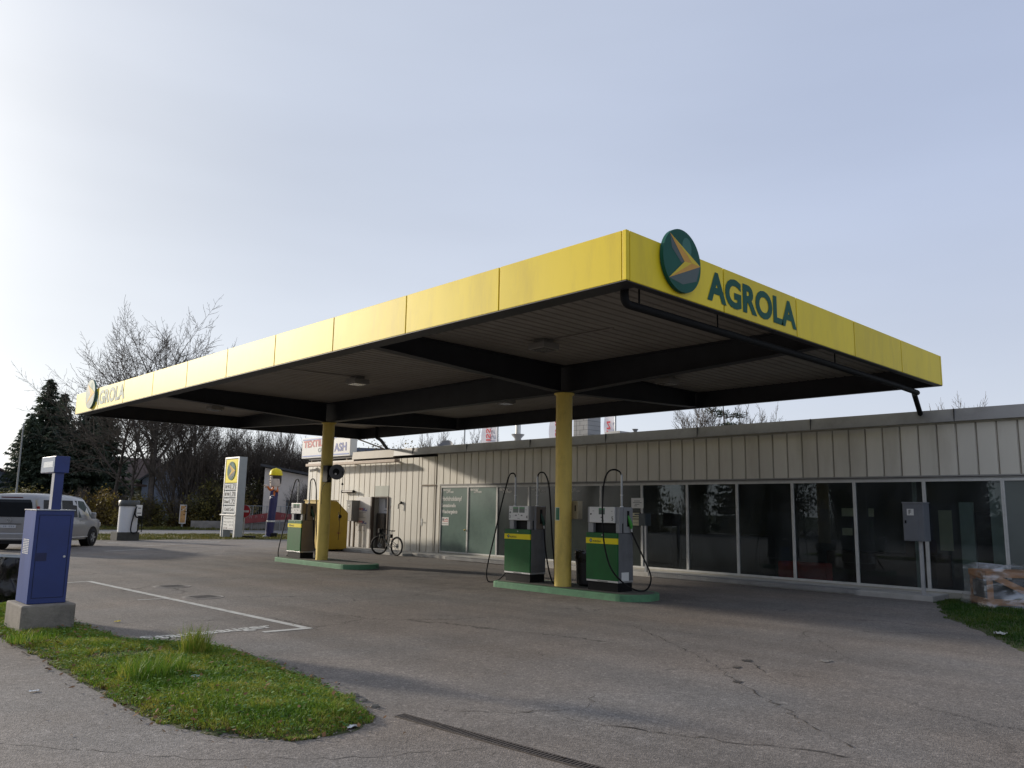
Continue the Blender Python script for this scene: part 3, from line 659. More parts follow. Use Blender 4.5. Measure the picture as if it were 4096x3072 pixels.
# ------------------------------------------------------------------ station building
BX = 18.04
bd = thing('station_building', 'long low station building with cream ribbed cladding and a row of tall dark windows', 'building', (18.2, 14, 0))
M0, DM = 22.5355, -1.4745
NW = 16
YE = M0+DM*NW                                                   # end of the glazed row
def ribs(mb, ya, yb, z0, z1, x=BX, per=.3735):
    """cladding boards between ya > yb with a groove between neighbours"""
    y = ya; prof = []
    while y > yb+1e-4:
        e = max(y-per, yb); g = min(.045, (y-e)*.4)
        prof += [(x, y), (x, e+g), (x+.035, e+g-.008), (x+.035, e+.008)]; y = e
    prof.append((x, yb)); k = len(prof)
    vs = [(a, b, z) for z in (z0, z1) for a, b in prof]
    mb.add(vs, [(i, i+1, k+i+1, k+i) for i in range(k-1)])
    return [p for p in prof]
mb = MB(); ribs(mb, 22.78, YE-2.5, 2.50, 3.62)
mb.build('upper_cladding', cladd, bd)
mb = MB(); ribs(mb, 31.9, 26.68, .05, 3.50); ribs(mb, 26.68, 25.72, 2.47, 3.50); ribs(mb, 25.72, 23.66, .05, 3.50); ribs(mb, 23.66, 22.82, 2.49, 3.50); ribs(mb, 22.82, 22.57, .05, 2.498)
mb.build('cladding', cladd, bd)
mb = MB()                                                       # groove shade, with some dirt, painted in as darker strips
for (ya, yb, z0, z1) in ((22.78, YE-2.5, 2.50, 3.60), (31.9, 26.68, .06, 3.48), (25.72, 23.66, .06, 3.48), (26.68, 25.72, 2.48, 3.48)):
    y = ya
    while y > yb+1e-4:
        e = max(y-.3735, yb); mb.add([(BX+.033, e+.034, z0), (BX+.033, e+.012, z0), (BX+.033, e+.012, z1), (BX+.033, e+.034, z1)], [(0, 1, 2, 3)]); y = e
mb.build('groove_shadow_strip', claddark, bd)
mb = MB().box(BX+.04, BX+.30, 22.57, 31.88, 2.49, 3.48).box(BX+.04, BX+.3, 26.70, 31.88, .0, 2.49).box(BX+.04, BX+.3, 22.57, 25.70, 0, 2.49).box(BX+.04, BX+.3, YE-2.5, 22.55, 2.52, 3.60)
mb.box(BX+.3, 30, 31.7, 31.86, 0, 3.45).box(BX+.04, BX+.3, YE-2.5, YE, 0, 2.5)
mb.build('wall_core', mat('wall_core_paint', (.4, .38, .33), rough=.8), bd)
# roof and flashings
MB().box(BX+.05, 34, YE-2.5, 31.9, 3.64, 3.74).build('roof', mat('roof_gravel', (.22, .21, .20), rough=.95, var=.3, scale=40), bd)
mb = MB(); mb.prism([(BX-.10, 3.60), (BX-.06, 3.86), (BX+.25, 3.87), (BX+.25, 3.60)], (0, 25.4, 0), (1, 0, 0), (0, 0, 1), (0, YE-2.5-25.4, 0)); mb.build('roof_flashing', flash, bd)
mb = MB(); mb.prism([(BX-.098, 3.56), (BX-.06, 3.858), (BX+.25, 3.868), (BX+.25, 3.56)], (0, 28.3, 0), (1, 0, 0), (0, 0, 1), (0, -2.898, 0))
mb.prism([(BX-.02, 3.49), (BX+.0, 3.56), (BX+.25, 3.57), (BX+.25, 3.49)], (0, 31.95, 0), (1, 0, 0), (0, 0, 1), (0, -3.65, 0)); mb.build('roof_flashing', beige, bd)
mb = MB()
for y in np.arange(24.2, YE-2, -3.1): mb.box(BX-.101, BX-.05, y, y+.012, 3.60, 3.862)
mb.build('flashing_joint', steeld, bd)
MB().box(BX-.035, BX, YE-2.5, 22.78, 3.56, 3.60).build('drip_edge', mat('stained_cream', (.34, .32, .26), rough=.7, var=.2, dirt=.6, dirtc=(.12, .12, .07), dscale=2), bd)
MB().box(17.62, 17.86, 24.85, 31.45, 3.34, 3.45).box(17.86, BX+.01, 25.2, 25.26, 3.36, 3.43).box(17.86, BX+.01, 28.2, 28.26, 3.36, 3.43).box(17.86, BX+.01, 31.0, 31.06, 3.36, 3.43).build('gutter_box', mat('gutter_beige', (.46, .36, .28), rough=.6, var=.12), bd, .01)
# glazing
filmm = mat('frosted_film', (.155, .215, .19), rough=.16, var=.14, scale=1.1, dirt=.55, dirtc=(.06, .085, .085), dscale=1.3, spec=.5)
filmd = mat('frosted_film_shaded', (.030, .038, .037), rough=.14, var=.25, scale=2.2, dirt=.6, dirtc=(.02, .022, .024), dscale=2.0, streak=.3, spec=.5)  # shade on these panes painted in as a darker copy of the film
glass = glassmat('window_glass', (.78, .82, .81), 1.0)
filmp = mat('pale_film', (.13, .15, .145), rough=.2, var=.12, scale=1.2)
ZW0, ZW1 = .125, 2.43
for i in range(NW):
    a, b = M0+DM*i, M0+DM*(i+1); fw_ = .034
    mb = MB().box(BX-.012, BX+.05, a-fw_, a-.001, ZW0, ZW1).box(BX-.012, BX+.05, b+.001, b+fw_, ZW0, ZW1).box(BX-.012, BX+.05, b+fw_, a-fw_, ZW1-.06, ZW1).box(BX-.012, BX+.05, b+fw_, a-fw_, ZW0, ZW0+.05)
    fr = mb.build('window', whitef, bd, .004)
    film = i < 4 or i == 5
    g = filmm if i < 2 else (filmd if i in (2, 3, 4, 5) else (filmp if i in (12, 14) else glass))
    MB().box(BX+.015, BX+.022, b+fw_, a-fw_, ZW0+.05, ZW1-.06).build('pane', g, fr)
    if i < 5:
        mb = MB(); y = a-fw_-.05
        text(mb, 'TEXTIL', (BX+.012, y, 2.255), (0, -1, 0), (0, 0, 1), h=.07, w=.28, bold=.05)
        text(mb, 'W', (BX+.0115, y-.27, 2.185), (0, -1, 0), (0, 0, 1), h=.15, w=.16, bold=.04)
        text(mb, 'CAR', (BX+.012, y-.20, 2.18), (0, -1, 0), (0, 0, 1), h=.055, w=.09, bold=.04)
        text(mb, 'ASH', (BX+.012, y-.42, 2.185), (0, -1, 0), (0, 0, 1), h=.065, w=.17, bold=.05)
        if i == 0:
            for txt, z, h_, w_ in (('Hochdruckdampf', 1.87, .20, 1.08), ('Sensationelle', 1.69, .13, .76), ('Waschergebnis', 1.44, .165, .86)):
                text(MB(), txt, (BX+.012, y+.03, z), (0, -1, 0), (0, 0, 1), h=h_, w=w_, bold=.03).build('slogan_lettering', paper, fr)
        mb.build('lettering', paper if i < 2 else mat('shaded_white_vinyl', (.42, .42, .41), rough=.6), fr)  # shade on the lettering past the first two panes painted in as grey
    if i == 0:
        n_ = MB().box(BX+.008, BX+.013, a-.46, a-.06, 1.06, 1.34).build('notice', paper, fr)
        MB().box(BX+.006, BX+.008, a-.42, a-.24, 1.24, 1.27).box(BX+.006, BX+.008, a-.42, a-.12, 1.19, 1.21).build('red_print', redi, n_)
        MB().box(BX+.006, BX+.008, a-.43, a-.1, 1.11, 1.125).box(BX+.006, BX+.008, a-.40, a-.30, 1.29, 1.31).box(BX+.006, BX+.008, a-.21, a-.10, 1.22, 1.30).build('dark_print', inkg, n_)
        MB().ell((BX-.03, b+.09, .93), .03, .03, .03, 10, 6).build('door_knob', mat('brass', (.5, .35, .08), rough=.25, metal=.9), fr)
    if i == 5:
        n_ = MB().box(BX-.016, BX-.012, 13.62, 14.04, 1.74, 2.02).build('notice', paper, fr)
        mb = MB()
        for q, (u, v_) in enumerate(((.1, .3), (.06, .36), (.12, .28), (.1, .2))): mb.box(BX-.018, BX-.016, 14.04-v_-.0, 14.04-u, 1.93-q*.045, 1.945-q*.045)
        mb.build('print', inkg, n_)
mb = MB().box(BX-.03, BX+.3, YE, 22.54, -.02, .122); mb.build('sill', mat('sill_beige', (.42, .40, .34), rough=.75, var=.12, dirt=.5), bd)
MB().box(BX-.02, BX+.02, YE, 22.6, 2.432, 2.497).build('head_rail', mat('head_rail_grey', (.30, .295, .28), rough=.6, var=.1), bd)
MB().box(BX-.028, BX+.02, YE, 22.6, 2.457, 2.470).build('head_rail_groove', steeld, bd)
# interior seen through the glass
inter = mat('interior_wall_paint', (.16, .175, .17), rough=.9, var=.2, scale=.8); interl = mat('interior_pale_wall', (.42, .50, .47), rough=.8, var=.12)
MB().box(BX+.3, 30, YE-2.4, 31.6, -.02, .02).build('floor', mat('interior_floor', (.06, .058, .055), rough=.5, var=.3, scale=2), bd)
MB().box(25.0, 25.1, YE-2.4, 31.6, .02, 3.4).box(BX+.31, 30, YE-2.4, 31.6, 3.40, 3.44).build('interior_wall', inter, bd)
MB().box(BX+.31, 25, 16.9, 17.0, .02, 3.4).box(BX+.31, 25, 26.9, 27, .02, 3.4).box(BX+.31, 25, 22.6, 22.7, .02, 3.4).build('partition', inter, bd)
MB().box(18.42, 18.5, 5.52, 5.78, .02, 1.95).build('interior_pillar', interl, bd); MB().box(18.42, 18.5, 4.88, 5.20, .02, 2.35).build('interior_pillar', interl, bd)
MB().box(18.5, 18.6, 5.2, 5.52, .02, 1.75).build('dark_board', blackp, bd)
for (y, z0, z1, wd, x) in ((7.95, 1.62, 1.80, .32, BX+.03), (8.0, 1.2, 1.36, .23, BX+.03), (7.45, 1.62, 1.80, .12, BX+.03), (6.02, .95, 1.78, .26, 18.3)):
    n_ = MB().box(x, x+.004, y-wd/2, y+wd/2, z0, z1).build('paper_sheet', paperY, bd)
MB().box(20.2, 21.2, 6.9, 9.5, .02, .75).box(20.3, 20.9, 7.1, 7.6, .75, 1.1).build('counter', mat('counter_brown', (.09, .05, .03), rough=.6), bd)
MB().box(18.5, 18.9, 8.75, 9.95, .02, .52).build('red_bench', mat('bench_red', (.42, .045, .03), rough=.8, var=.3), bd, .04)
MB().box(18.8, 19.6, 10.6, 12.6, .02, 1.1).box(19.0, 19.5, 13.4, 14.6, .02, 1.6).build('display_rack', mat('rack_dark', (.03, .03, .032), rough=.6), bd)
MB().box(18.6, 18.7, 6.70, 6.76, .1, 2.4).build('curtain_edge', interl, bd)
# doors
drm = mat('door_white', (.62, .60, .57), rough=.5, var=.05, dirt=.2)
door = MB().box(17.90, 17.945, 26.74, 27.74, .06, 2.04).build('door', drm, bd, .006)
MB().cyl((17.90, 27.64, 1.08), (17.85, 27.64, 1.08), .014, 8).bar((17.855, 27.66, 1.08), (17.855, 27.5, 1.075), .02, .02).box(17.893, 17.899, 27.62, 27.66, .90, 1.14).build('handle', blackp, door)
MB().box(17.90, 18.04, 26.66, 26.735, .06, 2.05).box(17.99, 18.06, 25.70, 25.75, .06, 2.05).box(17.99, 18.06, 25.75, 26.66, 2.03, 2.06).build('door_frame', mat('door_frame_brown', (.09, .065, .05), rough=.6), bd)
for k, z in enumerate((1.46, .96)):
    ps = MB().box(17.893, 17.897, 26.93, 27.58, z-.27, z+.17).build('poster', drm, door)
    mb = MB(); text(mb, 'TEXTIL', (17.891, 27.55, z+.075), (0, -1, 0), (0, 0, 1), h=.075, w=.34, bold=.06); mb.build('red_lettering', redi, ps)
    mb = MB(); text(mb, 'CAR', (17.891, 27.33, z+.02), (0, -1, 0), (0, 0, 1), h=.045, w=.12, bold=.02); text(mb, 'W', (17.8905, 27.24, z+.02), (0, -1, 0), (0, 0, 1), h=.14, w=.15, bold=.06); text(mb, 'ASH', (17.891, 27.11, z+.02), (0, -1, 0), (0, 0, 1), h=.07, w=.16, bold=.06); mb.build('blue_lettering', bluei, ps)
    mb = MB()
    for q, wd in enumerate((.52, .33, .36, .35, .5)): mb.box(17.891, 17.893, 27.55-wd, 27.55, z-.035-q*.05, z-.022-q*.05)
    mb.build('print', inkg, ps)
MB().box(BX-.012, BX+.02, 25.74, 26.66, 2.065, 2.475).build('transom_panel', mat('transom_green_grey', (.40, .42, .36), rough=.6, var=.12, scale=5, streak=.2, dirt=.3), bd)
# room behind the open door
rm = mat('pale_room', (.55, .56, .60), rough=.7, var=.06)
MB().box(18.26, 18.30, 25.2, 26.9, .02, 2.4).build('room_back_wall', mat('vestibule_white', (.72, .73, .76), rough=.7, var=.05), bd)
MB().box(18.25, 18.26, 25.75, 26.25, 1.62, 1.98).box(18.24, 18.26, 25.75, 26.3, 1.52, 1.55).box(18.25, 18.26, 25.77, 25.95, .95, 1.25).build('room_shelf', mat('room_grey', (.26, .27, .30), rough=.7), bd)
MB().box(18.1, 18.25, 26.05, 26.60, .06, 1.42).build('dark_locker', mat('locker_dark', (.03, .025, .024), rough=.5), bd, .02)
d2 = MB(); ribs(d2, 23.645, 22.835, .07, 2.43, BX-.004); d2 = d2.build('door', cladd, bd)
MB().box(BX-.03, BX, 22.82, 23.66, 2.44, 2.485).box(BX-.012, BX, 23.655, 23.668, .06, 2.44).box(BX-.012, BX, 22.812, 22.825, .06, 2.44).build('door_surround', mat('door_joint_brown', (.16, .12, .08), rough=.7), bd)
MB().box(BX-.018, BX-.004, 23.58, 23.64, 1.02, 1.27).bar((BX-.045, 23.6, 1.16), (BX-.045, 23.47, 1.15), .022, .022).cyl((BX-.01, 23.6, 1.16), (BX-.05, 23.6, 1.16), .012, 8).build('handle', whitem, d2)
# fittings on the wall
l = MB().cyl((17.92, 28.85, 2.26), (17.92, 28.05, 2.26), .05, 12).build('wall_lamp', mat('wall_lamp_brown', (.13, .105, .09), rough=.5), bd); MB().box(17.93, BX, 28.1, 28.2, 2.22, 2.3).box(17.93, BX, 28.7, 28.8, 2.22, 2.3).cyl((17.92, 28.05, 2.26), (17.92, 28.0, 2.26), .06, 12).cyl((17.92, 28.88, 2.26), (17.92, 28.84, 2.26), .06, 12).build('lamp_bracket', blackp, l)
MB().tube([(BX, 24.88, 1.80), (17.97, 24.9, 1.80), (17.95, 24.95, 1.76), (17.95, 24.96, 1.60)], .018, 8).ell((18.0, 24.86, 1.83), .04, .05, .06, 10, 6).build('wall_tap', blackp, bd)
MB().cyl((17.75, 31.3, 3.16), (17.95, 31.2, 3.2), .06, 12).box(17.95, BX, 31.15, 31.25, 3.15, 3.3).build('security_camera', whitem, bd)
MB().box(17.96, BX, 27.95, 28.6, 0, 1.1).build('pipe_casing', mat('casing_white', (.5, .48, .45), rough=.6, dirt=.3), bd)
mb = MB(); text(mb, '5', (BX-.003, 25.62, 1.58), (0, -1, 0), (0, 0, 1), h=.11, bold=.01); mb.build('house_number', mat('faded_red', (.42, .16, .12), rough=.7), bd)
# things on the roof
vp = MB().lathe([(.12, 3.7), (.12, 4.1), (.23, 4.22), (.24, 4.25), (.10, 4.27), (.10, 5.2)], (20, 20.68, .08), 20).build('vent_pipe', mat('vent_metal', (.50, .50, .50), rough=.35, metal=.7), bd, smooth=True)
ch = MB().box(20, 20.66, 17.37, 18.0, 3.7, 5.3); ch = ch.build('chimney', mat('chimney_block', (.30, .30, .30), rough=.9, var=.1, dirt=.3), bd)
mb = MB()
for z in np.arange(3.85, 5.3, .15): mb.box(19.997, 20, 17.37, 18.0, z, z+.012); mb.box(20, 20.66, 17.367, 17.37, z, z+.012)
for k, z in enumerate(np.arange(3.7, 5.2, .15)):
    for yy in (17.55+.16*(k % 2), 17.87-.0*(k % 2)): mb.box(19.997, 20, yy, yy+.012, z, z+.15)
mb.build('mortar_joint', inkg, ch)
ds_ = MB(); ax = V((-.8, -.3, .5)).normalized(); a_, b_, _ = frame_of(ax); M = Matrix((a_, b_, ax)).transposed()
ds_.lathe([(.02, -.06), (.2, -.03), (.34, .04), (.345, .045), (.2, -.02), (.02, -.05)], (20, 24.8, 4.02), 24, M); ds_ = ds_.build('satellite_dish', mat('dish_grey', (.16, .16, .17), rough=.5), bd, smooth=True)
MB().tube([(20, 24.8, 3.7), (20, 24.8, 4.0)], .025, 8).build('dish_mast', metalg, ds_)
MB().lathe([(.03, 3.7), (.03, 4.08), (.05, 4.12), (.10, 4.2), (.02, 4.2)], (20, 15.41, .0), 12).build('roof_vent', metalg, bd)
MB().box(19.6, 22, 15.7, 16.3, 3.7, 4.13).box(20, 24, 16.3, 17.3, 3.7, 4.08).box(20.0, 28, 18.1, 25.6, 3.74, 4.12).build('skylight_kerb', mat('roof_edge_white', (.46, .46, .45), rough=.7, dirt=.5), bd)
# walkway slab and metal gratings in front of the windows
wk = thing('walkway_slab', 'long narrow concrete step running along the foot of the windows', 'step', (17.5, 15, 0))
MB().box(17.12, BX-.03, 5.95, 22.9, -.02, .10).box(16.75, BX-.03, 22.9, 29.5, -.02, .085).build('slab', mat('walkway_concrete', (.42, .41, .385), rough=.85, var=.15, scale=3, dirt=.5, dirtc=(.2, .19, .17), bump=.2), wk, .012)
galv = mat('galvanised_grating', (.36, .36, .36), rough=.5, metal=.4, var=.2, dirt=.4)
for ya, yb, lab in ((7.45, 12.8, 'ribbed metal grating along the edge of the concrete step under the dark windows'), (17.0, 20.6, 'loose ribbed metal grating on the ground behind pump 3 and 4')):
    t = thing('step_grating', lab, 'grating', (17, (ya+yb)/2, 0), 0, 'metal gratings at the foot of the windows')
    x0 = 17.06 if yb < 15 else 16.75
    MB().box(x0, x0+.008, ya, yb, .02, .105).box(x0+.30, x0+.308, ya, yb, .1, .115).build('edge_strip', galv, t)
    mb = MB()
    for y in np.arange(ya+.02, yb, .055): mb.box(x0-.008, x0+.30, y, y+.02, .102, .112); mb.box(x0-.010, x0, y, y+.02, .03, .10)
    mb.build('bar', galv, t)

# ------------------------------------------------------------------ roof sign, cabinets
rs = thing('roof_sign', 'white box sign with red and blue lettering on the far end of the roof', 'sign', (18.2, 30.6, 3.72))
MB().box(18.02, 18.36, 28.61, 32.56, 3.74, 4.64).build('box', mat('sign_white', (.62, .61, .58), rough=.4, var=.04), rs, .01)
mb = MB().box(18.012, 18.018, 28.68, 32.50, 3.80, 3.855).box(18.012, 18.018, 28.68, 32.50, 4.53, 4.585); mb.build('blue_stripe', mat('stripe_blue', (.10, .17, .42), rough=.5), rs)
mb = MB(); text(mb, 'TEXTIL', (18.012, 32.42, 4.20), (0, -1, .02), (0, 0, 1), h=.31, w=1.62, bold=.04); mb.build('red_lettering', redi, rs)
mb = MB(); text(mb, 'CAR', (18.012, 31.15, 3.97), (0, -1, .02), (0, 0, 1), h=.19, w=.5, bold=.03); mb.build('dark_lettering', mat('sign_dark_green', (.05, .10, .11), rough=.5), rs)
mb = MB(); text(mb, 'W', (18.012, 30.78, 3.93), (0, -1, .02), (0, 0, 1), h=.58, w=.92, bold=.04); text(mb, 'ASH', (18.012, 29.84, 3.94), (0, -1, .02), (0, 0, 1), h=.36, w=.96, bold=.03); mb.build('blue_lettering', bluei, rs)
MB().box(18.03, 18.35, 28.603, 28.608, 4.46, 4.63).build('yellow_end_strip', yellowv, rs)
for y in (28.9, 30.6, 31.75): MB().box(18.1, 18.3, y, y+.1, 3.5, 3.74).build('support', mat('support_rust', (.16, .12, .08), rough=.8), rs)
MB().tube([(18.36, 28.8, 4.5), (19.4, 28.2, 4.1)], .03, 6).build('brace', MATS['support_rust'], rs)

yb = thing('yellow_container', 'yellow metal container with one sloped top corner standing near the far end of the building', 'container', (16.4, 27.5, 0))
yb_m = mat('container_yellow', (.52, .33, .02), rough=.5, var=.12, scale=1.5, dirt=.4, dirtc=(.28, .17, .03), dscale=2)
MB().prism([(15.95, .06), (16.86, .06), (16.86, 1.40), (16.36, 1.85), (15.95, 1.85)], (0, 26.66, 0), (1, 0, 0), (0, 0, 1), (0, 1.7, 0)).build('body', yb_m, yb, .015)
MB().box(15.92, 16.4, 26.63, 28.39, 1.855, 1.88).build('lid', mat('container_lid', (.60, .40, .03), rough=.5), yb, .006)
for x in (16.0, 16.62): MB().box(x, x+.13, 26.75, 28.3, -.01, .06).build('skid', steeld, yb)
MB().bar((16.4, 26.64, .66), (16.55, 26.64, .66), .02, .03).build('latch', mat('latch_red', (.3, .05, .03), rough=.6), yb)

mcb = thing('meter_cabinet', 'grey meter cabinet on posts between yellow container and open white door', 'cabinet', (17.75, 27.7, 0))
MB().box(17.55, 17.95, 27.52, 27.90, 1.09, 1.88).build('case', mat('cabinet_grey', (.20, .195, .185), rough=.5, var=.1), mcb, .008)
MB().box(17.53, 17.96, 27.50, 27.92, 1.88, 1.905).build('cap', mat('cabinet_cap', (.26, .25, .24), rough=.5), mcb, .004)
lb = MB().box(17.543, 17.548, 27.66, 27.80, 1.58, 1.74).build('label_plate', paper, mcb); MB().box(17.540, 17.543, 27.69, 27.77, 1.63, 1.70).build('print', inkg, lb)
MB().box(17.543, 17.549, 27.85, 27.875, 1.36, 1.46).build('lock', blackp, mcb)
for y in (27.56, 27.86): MB().box(17.7, 17.76, y-.03, y+.03, .08, 1.09).build('post', mat('post_brown', (.16, .12, .08), rough=.7), mcb)

fc = thing('fuse_cabinet', 'grey cabinet on a white post marked with the letter F at the right hand windows', 'cabinet', (17.3, 6.2, .1))
fm = mat('cabinet_blue_grey', (.15, .16, .18), rough=.45, var=.08)
MB().box(17.1, 17.42, 6.02, 6.42, 1.15, 1.905).build('case', fm, fc, .008)
MB().box(17.09, 17.1, 6.13, 6.41, 1.17, 1.88).build('door', fm, fc, .004)
MB().box(17.085, 17.43, 6.01, 6.43, 1.905, 1.925).build('cap', mat('cabinet_cap2', (.22, .23, .25), rough=.5), fc)
lb = MB().box(17.082, 17.088, 6.20, 6.33, 1.66, 1.79).build('letter_plate', paper, fc); mb = MB(); text(mb, 'F', (17.080, 6.295, 1.68), (0, -1, 0), (0, 0, 1), h=.09, bold=.01); mb.build('lettering', ink, lb)
MB().box(17.08, 17.09, 6.35, 6.38, 1.50, 1.56).build('lock', blackp, fc)
MB().box(17.2, 17.26, 6.12, 6.18, .10, 1.15).box(17.12, 17.34, 6.04, 6.26, .10, .112).build('post', mat('post_white', (.42, .42, .42), rough=.5), fc)

lt = thing('card_terminal', 'dark letterbox like terminal with pale notices behind pump 5', 'terminal', (17.3, 13.2, .1))
MB().box(17.25, 17.5, 12.98, 13.2, 1.28, 1.60).build('case', mat('terminal_dark', (.05, .065, .075), rough=.5), lt, .01)
MB().box(17.3, 17.36, 12.99, 13.05, .1, 1.3).build('post', metalg, lt)
MB().box(17.3, 17.34, 13.19, 13.52, 1.26, 1.63).build('notice_board', blackp, lt)
MB().box(17.29, 17.298, 13.21, 13.46, 1.28, 1.44).box(17.29, 17.298, 13.21, 13.46, 1.46, 1.50).box(17.29, 17.298, 13.20, 13.5, 1.52, 1.61).build('notice', paperY, lt)
MB().box(17.285, 17.29, 13.24, 13.40, 1.345, 1.355).box(17.285, 17.29, 13.22, 13.36, 1.55, 1.59).build('print', inkg, lt)
MB().box(17.243, 17.25, 13.03, 13.16, 1.49, 1.57).build('screen', mat('screen_grey', (.09, .11, .12), rough=.2), lt)

# ------------------------------------------------------------------ bicycle (local: x forward, wheels in the xz plane)
bk = thing('bicycle', 'dark mountain bike parked in front of the open door', 'bicycle', (16.58, 23.57, 0), R(93), local=True); bk.scale = (.9, .9, .9)
fr_m = mat('bike_frame', (.018, .02, .016), rough=.55, var=.3, scale=20)
def wheel(xc, nm, disc):
    mb = MB(); Rw = .335; n = 36
    ring = [(xc+Rw*math.cos(2*math.pi*i/n), 0, .36+Rw*math.sin(2*math.pi*i/n)) for i in range(n+1)]
    w_ = MB().tube(ring, .034, 8, cap=False).build('wheel', rubber, bk, smooth=True)
    ring = [(xc+.30*math.cos(2*math.pi*i/n), 0, .36+.30*math.sin(2*math.pi*i/n)) for i in range(n+1)]
    MB().tube(ring, .012, 6, cap=False).build('rim', mat('bike_rim', (.02, .02, .02), rough=.7), w_, smooth=True)
    mb = MB()
    for i in range(28):
        a = 2*math.pi*i/28; mb.tube([(xc+.02*math.cos(a+.6*(-1)**i), .02*(-1)**i, .36+.02*math.sin(a+.6*(-1)**i)), (xc+.3*math.cos(a), 0, .36+.3*math.sin(a))], .0018, 3, cap=False)
    mb.build('spokes', greyp, w_)
    MB().cyl((xc, -.05, .36), (xc, .05, .36), .025, 12).cyl((xc, -.03, .36), (xc, -.028, .36), .09, 20).build('hub', metalg, w_)
    if disc == 0:                                                # front wheel steered to the left
        c_ = V((xc, 0, .36)); w_.rotation_euler = (0, 0, R(26)); w_.location = c_-Matrix.Rotation(R(26), 3, 'Z') @ c_
wheel(.56, 'f', 0); wheel(-.53, 'r', 1)
fo = MB().tube([(.56, .055, .36), (.43, .055, .80)], .018, 8).tube([(.56, -.055, .36), (.43, -.055, .80)], .018, 8).bar((.43, -.06, .80), (.43, .06, .80), .03, .04).tube([(.43, 0, .80), (.40, 0, .93)], .022, 8).build('fork', fr_m, bk)
MB().tube([(.41, 0, .88), (-.10, 0, .66)], .022, 8).tube([(.42, 0, .83), (0, 0, .34)], .027, 8).tube([(-.14, 0, .80), (0, 0, .34)], .02, 8).tube([(0, .04, .34), (-.53, .06, .36)], .013, 6).tube([(0, -.04, .34), (-.53, -.06, .36)], .013, 6).tube([(-.10, .04, .60), (-.53, .06, .36)], .011, 6).tube([(-.10, -.04, .60), (-.53, -.06, .36)], .011, 6).build('frame', fr_m, bk)
MB().tube([(-.14, 0, .78), (-.175, 0, .93)], .015, 8).build('seat_post', metalg, bk)
MB().add([(-.33, -.075, .95), (-.33, .075, .95), (-.12, .03, .95), (.0, .018, .94), (.0, -.018, .94), (-.12, -.03, .95), (-.31, -.05, .91), (-.31, .05, .91), (-.02, .008, .925), (-.02, -.008, .925)], [(0, 5, 4, 3, 2, 1), (6, 7, 8, 9), (0, 1, 7, 6), (1, 2, 3, 8, 7), (3, 4, 9, 8), (4, 5, 0, 6, 9)]).build('saddle', blackp, bk)
MB().tube([(.47, -.31, .97), (.48, -.2, .98), (.44, 0, .96), (.33, .17, .98), (.24, .28, .97)], .013, 8).build('handlebar', blackp, bk)
MB().box(.44, .56, -.10, .10, .82, 1.0).build('handlebar_bag', blackp, bk, .02)
MB().box(-.22, -.13, -.05, .05, .66, .80).build('saddle_bag', blackp, bk, .02)
MB().box(-.27, -.25, -.03, .03, .60, .64).build('rear_light', mat('bike_red', (.6, .04, .02), rough=.3), bk)
MB().cyl((0, -.07, .34), (0, -.06, .34), .085, 20).tube([(0, -.08, .34), (.11, -.09, .22)], .012, 6).bar((.07, -.17, .22), (.15, -.08, .22), .06, .02).tube([(0, .08, .34), (-.11, .09, .46)], .012, 6).bar((-.15, .08, .46), (-.07, .17, .46), .06, .02).build('crank', metalg, bk)
MB().tube([(-.30, -.06, .33), (-.36, -.26, .01)], .008, 6).build('kickstand', metalg, bk)

# ------------------------------------------------------------------ price pylon
pyl = thing('price_pylon', 'tall grey price pylon with yellow emblem panel and three fuel prices', 'price sign', (18.2, 39.3, 0))
pg = mat('pylon_grey', (.26, .28, .285), rough=.5, var=.06)
MB().box(18.02, 18.42, 38.76, 39.0, -.01, 4.06).box(18.02, 18.42, 40.12, 40.36, -.01, 4.06).box(18.06, 18.42, 39.0, 40.12, 1.12, 4.06).build('case', pg, pyl)
MB().box(17.99, 18.02, 38.76, 38.83, -.01, 4.06).box(17.99, 18.02, 40.29, 40.36, -.01, 4.06).box(17.99, 18.02, 38.83, 40.29, 3.99, 4.06).box(17.94, 18.02, 38.72, 40.46, 1.12, 1.18).build('frame', alu, pyl)
yp = MB().box(18.0, 18.03, 38.89, 40.23, 2.76, 3.95).build('emblem_panel', yellowv, pyl)
emblem(yp, (17.99, 39.56, 3.36), (0, -1, 0), (-1, 0, 0), .47, .012)
for k, (a, b_) in enumerate((('Bf 95', '1.71'), ('Bf 98', '1.78'), ('Diesel', '1.72'))):
    z = 2.40-k*.375
    p = MB().box(18.0, 18.03, 38.89, 40.23, z, z+.315).build('price_panel', paper, pyl)
    mb = MB(); text(mb, a, (17.994, 40.16, z+.075), (0, -1, 0), (0, 0, 1), h=.165, w=.50, bold=.03); mb.build('fuel_name', ink, p); mb = MB(); text(mb, b_, (17.994, 39.57, z+.04), (0, -1, 0), (0, 0, 1), h=.24, w=.62, bold=.02); mb.build('price', ink, p)
p = MB().box(18.0, 18.03, 38.89, 40.23, 1.26, 1.58).build('card_panel', paper, pyl)
mb = MB(); text(mb, 'Credit Cards', (17.994, 40.08, 1.34), (0, -1, 0), (0, 0, 1), h=.18, w=1.05, bold=.012); mb.build('lettering', ink, p)
p = MB().box(18.0, 18.02, 38.90, 40.12, .41, 1.10).build('hours_panel', mat('hours_white', (.6, .6, .58), rough=.5, var=.05), pyl)
